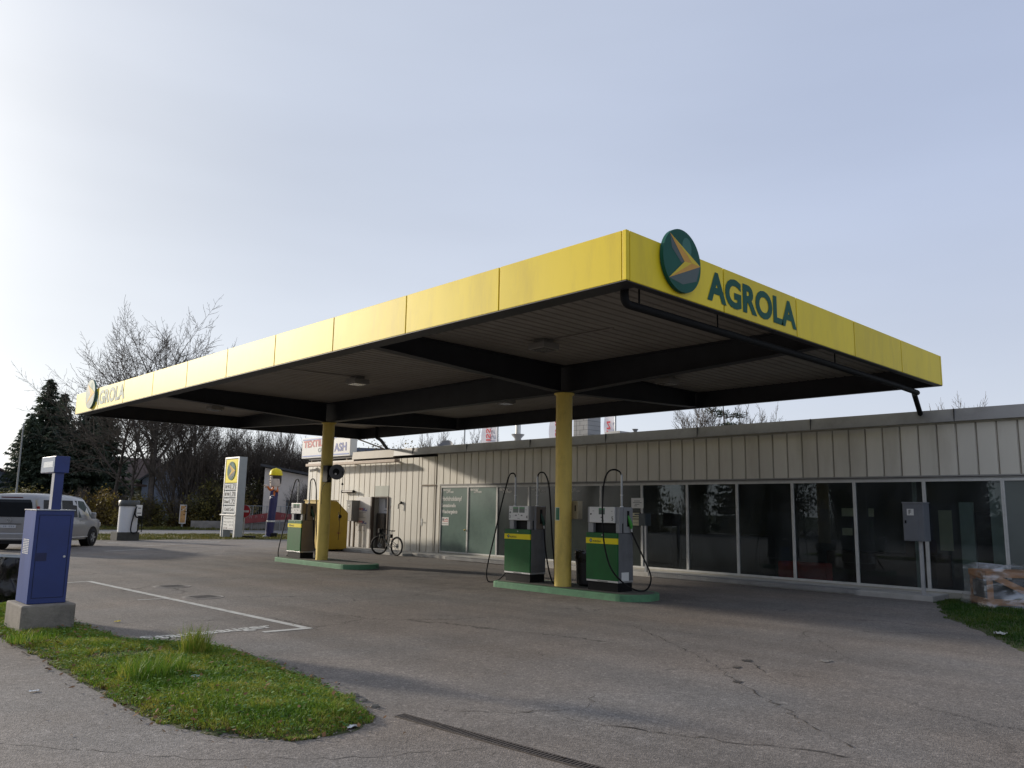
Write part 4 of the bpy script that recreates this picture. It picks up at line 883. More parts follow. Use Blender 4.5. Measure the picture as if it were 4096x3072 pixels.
mb = MB(); text(mb, 'Öffnungszeiten Shop', (17.997, 40.06, .93), (0, -1, 0), (0, 0, 1), h=.09, w=1.1); text(mb, 'Montag - Freitag 13.00 - 17.30', (17.997, 40.06, .75), (0, -1, 0), (0, 0, 1), h=.08, w=1.1, bold=.01); text(mb, 'Samstag', (17.997, 40.06, .61), (0, -1, 0), (0, 0, 1), h=.08, w=.36, bold=.01); text(mb, '10.00 - 17.00', (17.997, 39.40, .61), (0, -1, 0), (0, 0, 1), h=.07, w=.44, bold=.01)
mb.build('lettering', mat('faded_ink', (.16, .16, .17), rough=.6), p)
mb = MB(); text(mb, '6-21 Uhr', (17.997, 40.08, .44), (0, -1, 0), (0, 0, 1), h=.10, w=.5, bold=.02).box(17.995, 17.998, 38.95, 39.45, .46, .475); mb.build('red_lettering', mat('dark_red_ink', (.10, .03, .05), rough=.6), p)

ne = thing('no_entry_sign', 'round red no entry sign on a portable foot beside the price pylon', 'traffic sign', (18.8, 39.35, 0))
a = V((.64, -.77, 0)); n = V((-.77, -.64, 0)); c = V((18.75, 39.36, 1.335)); u = V((0, 0, 1))
circ = [(.31*math.cos(2*math.pi*i/32), .31*math.sin(2*math.pi*i/32)) for i in range(32)]
pl = MB().prism([(x*1.08, y*1.08) for x, y in circ], c, a, u, n*.02).build('plate', mat('sign_back_grey', (.30, .30, .30), rough=.6), ne)
MB().flat(circ, c+n*.022, a, u).build('red_disc', mat('sign_red', (.33, .018, .022), rough=.45, var=.12), pl)
MB().flat([(-.24, -.05), (.24, -.05), (.24, .05), (-.24, .05)], c+n*.024, a, u).build('white_bar', mat('sign_bar', (.5, .48, .46), rough=.5), pl)
MB().cyl((18.77, 39.38, .05), (18.77, 39.38, 1.5), .03, 10).build('post', metalg, ne)
MB().bar(c-a*.62+V((0, 0, -1.285)), c+a*.62+V((0, 0, -1.285)), .34, .12).build('foot', blackp, ne, .03)

# inflatable worker figure
im = thing('inflatable_figure', 'tall inflatable tube figure of a worker in dark blue overalls with yellow hard hat', 'inflatable', (20.4, 39.8, 0))
navy = mat('navy_fabric', (.022, .02, .095), rough=.5, var=.2, scale=1.5, bump=.5, bscale=3); skin = mat('pale_fabric', (.60, .50, .43), rough=.6, var=.08)
bx, by = 20.35, 39.72
lf = V((-.89, .455, 0)); tw = V((-.455, -.89, 0)); fc0 = V((bx, by, 0))
def ringtube(prof, n=20, k=.02, seed=1):
    r_ = random.Random(seed); mb = MB(); vs = []
    for r, z in prof:
        for j in range(n):
            a = 2*math.pi*j/n; q = 1+r_.uniform(-k, k); c = fc0-lf*(z/3.6)*.22
            vs.append((c.x+r*q*math.cos(a), c.y+r*q*math.sin(a), z))
    m_ = len(prof); fs = [(i*n+j, i*n+(j+1) % n, (i+1)*n+(j+1) % n, (i+1)*n+j) for i in range(m_-1) for j in range(n)]
    return mb.add(vs, fs+[tuple(range(n-1, -1, -1)), tuple((m_-1)*n+j for j in range(n))])
cz = lambda z: fc0-lf*(z/3.6)*.22+V((0, 0, z))
ringtube([(.19, .0), (.205, .12), (.20, .4), (.21, .8), (.20, 1.2), (.215, 1.7), (.21, 2.05), (.19, 2.22), (.12, 2.30)]).build('overalls', navy, im, smooth=True)
ringtube([(.195, 2.12), (.20, 2.3), (.185, 2.5), (.15, 2.62), (.10, 2.7)], seed=2).build('shirt', mat('orange_fabric', (.62, .16, .03), rough=.6, bump=.4, bscale=3), im, smooth=True)
mb = MB(); mb.flat([(.21*math.cos(R(a)), .0) for a in (0, 180)]+[(-.19, .26), (0, .34), (.19, .26)], cz(2.14)+tw*.19, -lf, V((0, 0, 1))); mb.build('bib', navy, im)
ringtube([(.218, .80), (.220, .81), (.220, .87), (.218, .88)], k=0).build('white_belt', whitem, im)
for z, w_ in ((2.16, .15), (2.05, .09)):
    c = cz(z)+tw*.222; MB().flat([(0, 0), (w_, 0), (w_, .035), (0, .035)], c+lf*.16, -lf, V((0, 0, 1))).build('chest_stripe', whitem, im)
MB().add([cz(z)+lf*.205+tw*.05+tw*d for z in (.3, 2.0) for d in (0, .045)], [(0, 1, 3, 2)]).build('side_stripe', whitem, im)
hc = cz(3.0)+lf*.02; hc.z = 0
hd = MB().lathe([(.13, 2.60), (.25, 2.66), (.285, 2.78), (.29, 3.0), (.28, 3.22), (.12, 3.32)], hc, 22).build('head', skin, im, smooth=True)
av = math.atan2(tw.y, tw.x); vs = []
for z, r in ((2.78, .292), (3.0, .302), (3.27, .298)):
    for j in range(17):
        a = av+R(-30)+R(230)*j/16; lo = 2.80 if j > 5 else 3.06
        vs.append((hc.x+r*math.cos(a), hc.y+r*math.sin(a), max(z, lo) if z < 3.2 else z))
MB().add(vs, [(i*17+j, i*17+j+1, (i+1)*17+j+1, (i+1)*17+j) for i in range(2) for j in range(16)]).build('hair', mat('brown_fabric', (.035, .022, .018), rough=.7), hd)
mb = MB()
for a in (av+R(-62), av+R(-100)): mb.ell(hc+V((math.cos(a), math.sin(a), 0))*.285+V((0, 0, 3.10)), .02, .03, .045, 10, 6)
mb.build('eye', ink, hd); MB().ell(hc+V((math.cos(av+R(-80)), math.sin(av+R(-80)), 0))*.30+V((0, 0, 2.99)), .05, .045, .05, 10, 6).build('nose', skin, hd, smooth=True)
MB().tube([hc+V((math.cos(av+R(q)), math.sin(av+R(q)), 0))*.293+V((0, 0, 2.84+.03*abs(q+78)/20)) for q in (-105, -90, -78, -66, -50)], .012, 6).build('mouth', MATS['brown_fabric'], hd)
MB().ell(hc+V((math.cos(av+R(25)), math.sin(av+R(25)), 0))*.29+V((0, 0, 2.98)), .04, .05, .07, 10, 6).build('ear', skin, hd, smooth=True)
hl = MB().lathe([(.325, 3.235), (.33, 3.26), (.32, 3.31), (.295, 3.46), (.21, 3.57), (.06, 3.61)], hc, 24).build('hard_hat', mat('hat_yellow', (.72, .56, .01), rough=.5, spec=.3, var=.06), im, smooth=True)
a0 = av-R(90); mb = MB(); mb.flat([(.32*math.cos(a0+R(a)), .32*math.sin(a0+R(a))) for a in range(-60, 65, 10)]+[(.43*math.cos(a0+R(a)), .43*math.sin(a0+R(a))) for a in range(55, -65, -10)], hc+V((0, 0, 3.25))); mb.build('brim', MATS['hat_yellow'], hl)
MB().tube([hc+lf*.335+V((0, 0, 3.26)), hc+lf*.28+V((0, 0, 3.48)), hc+V((0, 0, 3.625)), hc-lf*.28+V((0, 0, 3.48)), hc-lf*.335+V((0, 0, 3.26))], .02, 6).build('ridge', MATS['hat_yellow'], hl)
def mitt(p, dirv):
    dirv = V(dirv).normalized(); s = dirv.cross(V((.1, .2, 1))).normalized(); mb = MB(); p = V(p)
    mb.ell(p, .085, .085, .09, 12, 8)
    for k in range(4): mb.tube([p+dirv*.05+s*(k-1.5)*.036, p+dirv*(.145-.012*abs(k-1.5))+s*(k-1.5)*.045+V((0, 0, .02))], [.026, .02], 8)
    mb.tube([p+s*.05, p+s*.10+V((0, 0, .09))], [.03, .02], 8)
    return mb
h1 = cz(2.66)+lf*.46+tw*.05; h2 = cz(2.52)-lf*.03+tw*.30
mitt(h1, lf+V((0, 0, .3))).build('hand', skin, im, smooth=True)
mitt(h2, V((0, 0, 1))-lf*.3).build('hand', skin, im, smooth=True)
MB().tube([cz(2.42)+lf*.12, cz(2.50)+lf*.28+tw*.03, h1-lf*.06], [.07, .06, .045], 10).build('arm', MATS['orange_fabric'], im, smooth=True)
MB().tube([cz(2.42)-lf*.14+tw*.05, cz(2.40)-lf*.12+tw*.2, h2-V((0, 0, .05))], [.07, .06, .045], 10).build('arm', MATS['orange_fabric'], im, smooth=True)
MB().ell(fc0+lf*.16+tw*.1+V((0, 0, .05)), .17, .12, .07, 12, 6).build('shoe', mat('shoe_grey', (.35, .36, .36), rough=.5), im, smooth=True)
q = fc0-lf*.22+tw*.15; MB().box(q.x-.15, q.x+.15, q.y-.15, q.y+.15, 0, .24).build('blower', blackp, im, .04)

# white vacuum unit with dark cap
v2 = thing('vacuum_unit', 'white upright vacuum unit with dark cap and black hose on a concrete plinth', 'vacuum', (12.7, 38, 0))
MB().box(12.2, 13.14, 37.8, 38.7, -.01, .36).build('plinth', mat('plinth_dark', (.055, .055, .05), rough=.9, var=.25), v2, .02)
MB().lathe([(.40, .36), (.40, 1.52)], (12.72, 38.2, 0), 32).build('drum', mat('vacuum_white', (.55, .56, .58), rough=.4, var=.04), v2, smooth=True)
MB().lathe([(.43, 1.50), (.44, 1.52), (.44, 1.72), (.41, 1.76)], (12.72, 38.2, 0), 32).cyl((12.72, 38.2, 1.74), (12.72, 38.2, 1.86), .05, 10).build('cap', mat('vacuum_cap', (.055, .06, .06), rough=.4), v2, smooth=True)
cb = MB().box(12.90, 13.14, 37.72, 37.92, 1.08, 1.56).build('coin_box', whitem, v2, .01); MB().box(12.93, 13.10, 37.715, 37.72, 1.18, 1.22).box(12.95, 13.08, 37.715, 37.72, 1.40, 1.44).build('print', inkg, cb)
MB().tube(arc_path([(13.0, 37.75, 1.5), (12.86, 37.74, 1.45), (12.84, 37.72, 1.15), (12.9, 37.7, 1.0), (13.12, 37.7, 1.02)], .15, 6), .028, 8).tube(arc_path([(12.86, 37.74, 1.4), (12.72, 37.7, .75), (12.70, 37.7, .38), (12.86, 37.7, .30), (13.02, 37.7, .40), (13.04, 37.72, .8)], .14, 6), .028, 8).tube([(13.16, 37.75, 1.45), (13.18, 37.74, .36)], .022, 8).build('hose', rubber, v2, smooth=True)

os_ = thing('poster_stand', 'narrow orange poster frame on a post across the road', 'poster stand', (22.34, 56.3, 0))
a = V((.93, -.36, 0)).normalized()
pp = MB().bar(V((22.34, 56.3, .32)), V((22.34, 56.3, 1.62)), .12, .44, up=a).build('frame', alu, os_)
c = V((22.34, 56.3, 0))-V((.36, .93, 0))*.07
cc_ = c+V((0, 0, .97))
po = MB().flat([(-.17, -.58), (.17, -.58), (.17, .58), (-.17, .58)], c+V((0, 0, .97)), a, V((0, 0, 1))).build('poster', mat('poster_orange', (.52, .28, .10), rough=.5, var=.3, scale=3), os_)
MB().tube([cc_-V((.36, .93, 0))*.01+a*x+V((0, 0, z)) for x, z in ((-.12, .25), (0, .29), (.1, .36), (.16, .46))], .02, 5).build('white_swoosh', paper, po)
MB().cyl((22.34, 56.3, -.02), (22.34, 56.3, .35), .06, 8).build('post', metalg, os_)

# ------------------------------------------------------------------ blue vacuum machine, bag stand
bm_ = mat('blue_machine_paint', (.018, .036, .165), rough=.42, var=.14, scale=2.5, dirt=.4, dirtc=(.012, .016, .07), dscale=3, bump=.04, bscale=6)
bml = mat('sunlit_blue_paint', (.060, .095, .26), rough=.75, spec=.08, var=.16, scale=3, streak=.4, dirt=.4, dirtc=(.10, .14, .30), dscale=2)  # sunlight on the left face painted in as a paler blue
vm = thing('vacuum_machine', 'dark blue vacuum machine with a light box on its pole standing on a concrete block', 'vacuum', (2.95, 11.6, 0))
MB().box(2.62, 3.22, 11.24, 12.02, -.03, .36).build('plinth', mat('plinth_concrete', (.23, .205, .175), rough=.9, var=.25, scale=5, dirt=.95, dirtc=(.05, .047, .038), dscale=2.2, bump=.35, bscale=45), vm, .02)
MB().box(2.70, 3.13, 11.37, 11.92, .362, 1.50).build('body', bm_, vm, .008)
MB().box(2.696, 2.6995, 11.375, 11.915, .365, 1.495).build('sunlit_side', bml, vm)
MB().box(2.69, 3.14, 11.36, 11.93, 1.50, 1.512).build('top_plate', mat('top_pale', (.35, .36, .40), rough=.35), vm)
MB().box(2.86, 2.965, 11.375, 11.50, 1.512, 2.0).build('pole', bm_, vm, .004)
MB().box(2.8565, 2.8595, 11.38, 11.495, 1.515, 1.99).build('pole_lit_face', mat('strip_pale', (.36, .37, .40), rough=.7, spec=.1), vm)  # sunlit left face of the pole painted in as a pale sheet
MB().box(2.842, 3.01, 11.35, 11.98, 1.975, 2.185).build('light_box', bm_, vm, .005)
MB().box(2.836, 2.8415, 11.36, 11.97, 1.985, 2.175).build('light_box_face', mat('face_pale', (.32, .37, .44), rough=.75, spec=.1, var=.06, scale=3), vm)
MB().box(2.834, 2.8355, 11.42, 11.85, 2.045, 2.12).build('faded_print', mat('faded_blue_print', (.28, .36, .44), rough=.4, var=.1, scale=12), vm)
mb = MB()
for r in range(9):
    for c_ in range(4): mb.box(2.694, 2.6955, 11.83-c_*.07-.05, 11.83-c_*.07, 1.125-r*.021, 1.138-r*.021)
mb.build('sticker_grid', paper, vm)
mb = MB()
for a, b, c, d in ((2.735, 3.095, 1.44, 1.446), (2.735, 3.095, .43, .436), (2.735, 2.741, .436, 1.44), (3.089, 3.095, .436, 1.44)): mb.box(a, b, 11.3672, 11.3695, c, d)
mb.build('door_joint', mat('joint_dark', (.006, .008, .03), rough=.8), vm)
MB().cyl((3.06, 11.372, .93), (3.06, 11.362, .93), .014, 12).build('door_lock', alu, vm)
MB().box(2.73, 2.86, 11.366, 11.369, .88, .98).build('coin_plate', mat('blue_dark', (.012, .016, .075), rough=.5, var=.2), vm)
bs = thing('bag_stand', 'grey frame holding a crumpled black rubbish bag behind the blue vacuum machine', 'bag stand', (2.95, 13.4, 0))
MB().tube([(2.62, 13.3, .02), (2.70, 13.3, .84), (3.2, 13.3, .80), (3.24, 13.7, .80), (2.74, 13.75, .84), (2.66, 13.75, .02)], .022, 8).bar((2.60, 13.22, .05), (2.70, 13.22, .83), .09, .015, up=(0, 1, 0)).build('frame', mat('stand_grey', (.34, .36, .36), rough=.4), bs)
r_ = random.Random(5); mb = MB(); n = 26; vs = []
for k in range(13):
    z = .80-.60*k/12; rr = (.20+.02*math.sin(k*.9))*(1 if k < 11 else .75)
    for j in range(n):
        a = 2*math.pi*j/n; q = 1+r_.uniform(-.03, .03)+.10*math.sin(3*a+k*.5)+.05*math.sin(7*a-k*.9); vs.append((2.95+rr*q*math.cos(a), 13.45+rr*q*math.sin(a), z+r_.uniform(-.015, .015)))
mb.add(vs, [(i*n+j, i*n+(j+1) % n, (i+1)*n+(j+1) % n, (i+1)*n+j) for i in range(12) for j in range(n)]+[tuple(12*n+j for j in range(n))])
mb.build('bag', mat('shiny_bag', (.010, .010, .011), rough=.22, var=.3, bump=.6, bscale=9), bs, smooth=True)

# ------------------------------------------------------------------ van (local: x forward, y left, rear bumper at x=0)
vn = thing('parked_van', 'silver grey van seen from behind parked behind the blue vacuum machine', 'van', (6.60, 31.15, 0), R(49), local=True); vn.scale = (1, 1, .965)
paint = mat('van_paint', (.29, .29, .295), rough=.3, metal=.35, var=.05, coat=.5, dirt=.2, dirtc=(.13, .125, .12))
vglass = mat('van_glass', (.018, .020, .023), rough=.12, var=.1, spec=.15)
st = [  # x, z_bottom, z_belt, z_roof, halfwidth belt, halfwidth roof
    (.00, .45, 1.02, 1.66, .86, .72), (.06, .36, 1.06, 1.86, .925, .76), (.16, .30, 1.08, 1.935, .945, .79), (.9, .28, 1.08, 1.97, .95, .80), (2.4, .28, 1.06, 1.965, .95, .80),
    (3.30, .28, 1.05, 1.90, .95, .78), (3.75, .28, 1.05, 1.66, .945, .73), (4.22, .28, 1.04, 1.20, .93, .68), (4.62, .30, .98, 1.04, .89, .64), (4.84, .36, .86, .90, .80, .58), (4.90, .45, .70, .72, .70, .5)]
vs = []; per = 14
for x, zb, zl, zr, wb, wr in st:
    h = [(wb*.94, zb), (wb, zb+.18), (wb*1.0, zl-.12), (wb*.985, zl), (wr*1.05, zr-.16*(zr-zl)), (wr*.93, zr-.03*(zr-zl)-.015), (wr*.5, zr)]
    vs += [(x, y, z) for y, z in h]+[(x, -y, z) for y, z in reversed(h)]
fs = [(i*per+j, i*per+(j+1) % per, (i+1)*per+(j+1) % per, (i+1)*per+j) for i in range(len(st)-1) for j in range(per)]
fs += [tuple(range(per-1, -1, -1)), tuple((len(st)-1)*per+j for j in range(per))]
vb = MB().add(vs, fs).build('body', paint, vn, smooth=True)
def sidez(x, z, s):
    """half width of the van skin at (x, z)"""
    for a, b_ in zip(st, st[1:]):
        if a[0] <= x <= b_[0]:
            t = (x-a[0])/(b_[0]-a[0]); q = [a[i]+(b_[i]-a[i])*t for i in range(6)]; break
    _, zb, zl, zr, wb, wr = q; z1 = zr-.16*(zr-zl)
    if z <= zl: return wb*1.0
    t = min(1, (z-zl)/(z1-zl)); return wb*.985+(wr*1.05-wb*.985)*t
def quad(mb, pts, s, e=.006): mb.add([(x, s*(sidez(x, z, s)+e), z) for x, z in pts], [tuple(range(len(pts)))])
for s in (-1, 1):
    for pts in ([(.35, 1.12), (1.55, 1.12), (1.55, 1.74), (.42, 1.74)], [(1.64, 1.12), (2.72, 1.12), (2.70, 1.74), (1.64, 1.74)], [(2.82, 1.10), (3.9, 1.10), (3.55, 1.52), (3.24, 1.72), (2.80, 1.74)]):
        mb = MB(); quad(mb, pts, s); mb.build('side_window', vglass if pts[0][0] < 2.8 else mat('van_front_glass', (.10, .13, .13), rough=.08), vb)
    mb = MB(); quad(mb, [(.5, .36), (4.0, .36), (4.0, .40), (.5, .40)], s, .012); mb.build('chrome_strip', alu, vb)
    mb = MB(); quad(mb, [(.9, .86), (4.5, .86), (4.5, .885), (.9, .885)], s, .004); mb.build('body_crease', mat('crease_light', (.34, .34, .345), rough=.3, metal=.4), vb)
    mb = MB(); quad(mb, [(2.755, .4), (2.765, .4), (2.765, 1.75), (2.755, 1.75)], s, .004); quad(mb, [(1.6, .4), (1.61, .4), (1.61, 1.75), (1.6, 1.75)], s, .004); mb.build('door_gap', blackp, vb)
    MB().box(.02, .09, min(s*.84, s*.93), max(s*.84, s*.93), .95, 1.52).build('tail_light', mat('tail_red', (.30, .02, .02), rough=.2), vb, .02)
    MB().box(3.62, 3.72, min(s*.98, s*1.16), max(s*.98, s*1.16), 1.06, 1.30).build('mirror', paint, vb, .04)
    MB().box(4.55, 4.80, min(s*.62, s*.86), max(s*.62, s*.86), .74, .90).build('headlight', alu, vb, .03)
    mb = MB(); quad(mb, [(2.9, .97), (3.1, .97), (3.1, 1.0), (2.9, 1.0)], s, .02); mb.build('door_handle', paint, vb)
    for x in (.98, 3.98):
        yy = s*.90
        MB().cyl((x, s*.62, .37), (x, s*.954, .37), .39, 28).build('wheel_arch', blackp, vb)
        w_ = MB().tube([(x+.245*math.cos(a), yy-s*.005, .335+.245*math.sin(a)) for a in [2*math.pi*i/28 for i in range(29)]], .09, 10, cap=False).build('wheel', rubber, vn, smooth=True)
        mb = MB(); mb.cyl((x, yy+s*.05, .335), (x, yy+s*.066, .335), .19, 24); mb.build('rim', mat('rim_dark', (.05, .05, .055), rough=.4, metal=.5), w_)
        mb = MB()
        for k in range(5):
            a = 2*math.pi*k/5; mb.bar((x, yy+s*.075, .335), (x+.18*math.cos(a), yy+s*.075, .335+.18*math.sin(a)), .05, .02, up=(0, 1, 0))
        mb.build('spokes', metalg, w_)
def rear(mb, poly): mb.add([(-.014+max(0, z-1.64)*.29, y, z) for y, z in poly], [tuple(range(len(poly)))])
mb = MB(); rear(mb, [(.72, 1.14), (-.72, 1.14), (-.76, 1.25), (-.69, 1.64), (.69, 1.64), (.76, 1.25)]); rear(mb, [(.69, 1.64), (-.69, 1.64), (-.62, 1.74), (.62, 1.74)]); mb.build('rear_window', vglass, vb)
MB().box(-.04, .10, -.90, .90, .34, .60).build('bumper', paint, vb, .04); MB().box(-.05, .05, -.86, .86, .395, .42).build('bumper_chrome', alu, vb); MB().box(-.03, .3, -.85, .85, .22, .34).build('bumper_lower', blackp, vb)
lp = MB().box(-.022, -.004, -.26, .26, .76, .87).build('licence_plate', mat('plate_white', (.45, .46, .48), rough=.5), vb)
mb = MB()
for y in (-.2, -.13, -.06, .06, .12): mb.box(-.024, -.022, y, y+.035, .79, .84)
mb.build('plate_print', mat('plate_grey', (.24, .26, .29), rough=.5), lp)
MB().box(-.02, 0, -.42, .42, .895, .915).build('tailgate_strip', mat('strip_dark', (.08, .08, .08), rough=.4), vb)
em = MB().tube([(-.02, .07*math.cos(a), 1.03+.07*math.sin(a)) for a in [2*math.pi*i/20 for i in range(21)]], .008, 6, cap=False).build('emblem', alu, vb)
mb = MB()
for p, q in (((-.035, 1.085), (-.012, 1.03)), ((-.012, 1.03), (0, 1.06)), ((0, 1.06), (.012, 1.03)), ((.012, 1.03), (.035, 1.085)), ((-.05, 1.05), (-.025, .975)), ((-.025, .975), (0, 1.03)), ((0, 1.03), (.025, .975)), ((.025, .975), (.05, 1.05))):
    mb.bar((-.022, p[0], p[1]), (-.022, q[0], q[1]), .009, .006)
mb.build('emblem_letters', alu, em)
MB().box(.03, .07, -.35, .35, 1.80, 1.83).build('brake_light', mat('brake_dark', (.12, .01, .01), rough=.3), vb)

# ------------------------------------------------------------------ wrapped crate (local, rotated)
ct = thing('wrapped_crate', 'wooden slatted crate wrapped in clear plastic film on the grass by the building corner', 'crate', (16.45, 4.80, 0), R(-52), local=True)
wood = mat('crate_wood', (.33, .175, .085), rough=.75, var=.25, scale=6, streak=3)
Lx, Ly, Hc = 1.6, .75, .68       # x along the front face, y to the back
for s_y, nm in ((0, 1), (Ly-.03, 0)):
    for a_, b_ in (((0, .14), (Lx, .14)), ((0, Hc-.05), (Lx, Hc-.05))): MB().bar((a_[0], s_y+.015, a_[1]), (b_[0], s_y+.015, b_[1]), .03, .11).build('rail', wood, ct)
    for x in (.06, 1.06, Lx-.06): MB().box(x-.05, x+.05, s_y-.022, s_y-.001, .03, Hc).build('post', wood, ct)
    MB().bar((.1, s_y-.035, Hc-.08), (1.0, s_y-.035, .16), .02, .11).build('brace', wood, ct)
for x in (.0, Lx-.03):
    for z in (.14, Hc-.05): MB().bar((x+.015, .032, z), (x+.015, Ly-.032, z), .03, .11).build('rail', wood, ct)
MB().box(.05, Lx-.05, .05, Ly-.05, .06, .5).build('contents', mat('crate_contents', (.07, .075, .08), rough=.7, var=.3), ct)
for y in (.08, Ly/2, Ly-.08): MB().box(0, Lx, y-.05, y+.05, -.01, .03).build('skid', wood, ct)
pf = bpy.data.materials.new('plastic_film'); pf.use_nodes = True; nt = pf.node_tree; N = nt.nodes; L = nt.links; N.remove(N['Principled BSDF'])
tr = N.new('ShaderNodeBsdfTransparent'); gl = N.new('ShaderNodeBsdfGlossy'); gl.inputs['Roughness'].default_value = .16; gl.inputs['Color'].default_value = (.8, .82, .85, 1); df = N.new('ShaderNodeBsdfDiffuse'); df.inputs['Color'].default_value = (.5, .52, .54, 1)
tcn = N.new('ShaderNodeTexCoord'); mpn = N.new('ShaderNodeMapping'); mpn.inputs['Scale'].default_value = (1.2, 1.6, 3.2); mpn.inputs['Rotation'].default_value = (0, .5, 0); L.new(tcn.outputs['Object'], mpn.inputs[0])
nz_ = N.new('ShaderNodeTexNoise'); nz_.inputs['Scale'].default_value = 1.5; nz_.inputs['Detail'].default_value = 6; nz_.inputs['Distortion'].default_value = 1.2; L.new(mpn.outputs[0], nz_.inputs['Vector'])
mr = N.new('ShaderNodeMapRange'); mr.inputs[1].default_value = .42; mr.inputs[2].default_value = .68; mr.inputs[3].default_value = .06; mr.inputs[4].default_value = .5; L.new(nz_.outputs['Fac'], mr.inputs[0])
bpn = N.new('ShaderNodeBump'); bpn.inputs['Strength'].default_value = .9; bpn.inputs['Distance'].default_value = .04; L.new(nz_.outputs['Fac'], bpn.inputs['Height']); L.new(bpn.outputs[0], gl.inputs['Normal'])
m0 = N.new('ShaderNodeMixShader'); m0.inputs[0].default_value = .45; L.new(df.outputs[0], m0.inputs[1]); L.new(gl.outputs[0], m0.inputs[2])
m1 = N.new('ShaderNodeMixShader'); L.new(mr.outputs[0], m1.inputs[0]); L.new(tr.outputs[0], m1.inputs[1]); L.new(m0.outputs[0], m1.inputs[2]); L.new(m1.outputs[0], N['Material Output'].inputs['Surface'])
r_ = random.Random(8); nx, nz2 = 46, 12; vs = []
loop = []
pt = [(-.06, -.06), (Lx+.06, -.06), (Lx+.06, Ly+.06), (-.06, Ly+.06)]
for k in range(4):
    a = V((*pt[k], 0)); b_ = V((*pt[(k+1) % 4], 0)); m_ = 16 if k % 2 == 0 else 8
    for i in range(m_): loop.append((a.lerp(b_, i/m_), (b_-a).normalized().cross(V((0, 0, 1)))))
n = len(loop)
for i in range(nz2+1):
    z = .0+(Hc+.06)*i/nz2
    for p, nn in loop:
        bulge = (.10*(1-i/nz2)**2 if i < 5 else 0)+r_.uniform(-.012, .012); q = p+nn*bulge; vs.append((q.x, q.y, max(0.005, z+r_.uniform(-.015, .015))))
fs = [(i*n+j, i*n+(j+1) % n, (i+1)*n+(j+1) % n, (i+1)*n+j) for i in range(nz2) for j in range(n)]
base = len(vs)
for j, (p, nn) in enumerate(loop): q = p*.8+V((Lx/2, Ly/2, 0))*.2; vs.append((q.x, q.y, Hc+.08+r_.uniform(-.03, .05)))
vs.append((Lx/2, Ly/2, Hc+.08)); fs += [(nz2*n+j, nz2*n+(j+1) % n, base+(j+1) % n, base+j) for j in range(n)]+[(base+j, base+(j+1) % n, base+n) for j in range(n)]
MB().add(vs, fs).build('plastic_film', pf, ct)

# ------------------------------------------------------------------ flags behind the roof
flagm = mat('flag_cloth', (.60, .60, .66), rough=.8, var=.05)
for (ya, yb, lab, letters, off) in ((38.5, 37.05, 'white banner flag with mirrored red letters left of the metal vent pipe', 'NISSAN', 0), (32.5, 31.0, 'white banner flag with mirrored red letters partly hidden behind the nearer yellow column', 'NISSAN', .5), (28.32, 27.6, 'white banner flag with mirrored red letters right of the block chimney', 'NISSAN', 1.3)):
    t = thing('banner_flag', lab, 'flag', (34, yb, 0), 0, 'banner flags behind the roof')
    MB().cyl((34, yb-.06, -.02), (34, yb-.06, 9.6), .05, 8).build('pole', metalg, t)
    wv = MB(); n = 24; W_ = ya-yb
    vs = [(34+.05*math.sin(i*.7+j), ya-W_*j/4, 5.0+4.4*i/n) for i in range(n+1) for j in range(5)]
    wv.add(vs, [(i*5+j, i*5+j+1, (i+1)*5+j+1, (i+1)*5+j) for i in range(n) for j in range(4)]); wv.build('cloth', flagm, t, smooth=True)
    # letters run up the flag and are seen from the back
    mb = MB(); zb_ = {0: 5.45, .5: 4.9, 1.3: 4.3}[off]; hh = {0: .46, .5: .44, 1.3: .27}[off]
    text(mb, letters, (33.92, (ya+yb)/2+hh/2, zb_), (0, 0, 1), (0, -1, 0), w=2.25, h=hh, bold=.03, space=1.1)
    mb.build('lettering', mat('flag_red', (.50, .03, .05), rough=.7), t)
t = thing('flag_pole', 'bare thin flagpole rising behind the satellite dish', 'pole', (34, 40.2, 0)); MB().cyl((34, 40.2, -.02), (34, 40.2, 9.6), .05, 8).build('shaft', metalg, t)
t = thing('street_pole', 'thin pale pole in front of the spruces at the far left', 'pole', (10.13, 46.9, 0)); MB().tube([(10.13, 46.9, -.02), (10.1, 46.93, 5.6)], [.05, .03], 10).build('shaft', mat('pole_pale', (.24, .25, .25), rough=.6), t); MB().lathe([(.09, -.02), (.09, .25), (.05, .27)], (10.13, 46.9, 0), 10).build('base_sleeve', metalg, t)

# ------------------------------------------------------------------ background buildings
def house(name, label, c, ang, L_, W_, h, rh, wallm, roofm, wins=(), over=.4, door=None):
    t = thing(name, label, 'house', c, ang, local=True)
    MB().prism([(-W_/2, -.1), (W_/2, -.1), (W_/2, h), (0, h+rh), (-W_/2, h)], (-L_/2, 0, 0), (0, 1, 0), (0, 0, 1), (L_, 0, 0)).build('wall', wallm, t)
    k = rh/(W_/2); y1 = W_/2+over
    for s in (-1, 1):
        rf = MB().prism([(0, h+rh+.02), (s*y1, h-k*over+.02), (s*y1, h-k*over+.2), (0, h+rh+.22)], (-L_/2-over, 0, 0), (0, 1, 0), (0, 0, 1), (L_+2*over, 0, 0)).build('roof', roofm, t)
    for (x, z, w_, hh, s) in wins:
        f = MB().box(x-w_/2-.08, x+w_/2+.08, min(s*(W_/2-.02), s*(W_/2+.04)), max(s*(W_/2-.02), s*(W_/2+.04)), z-.08, z+hh+.08).build('window', whitef, t)
        MB().box(x-w_/2, x+w_/2, min(s*(W_/2+.03), s*(W_/2+.05)), max(s*(W_/2+.03), s*(W_/2+.05)), z, z+hh).build('pane', vglass, f)
    return t
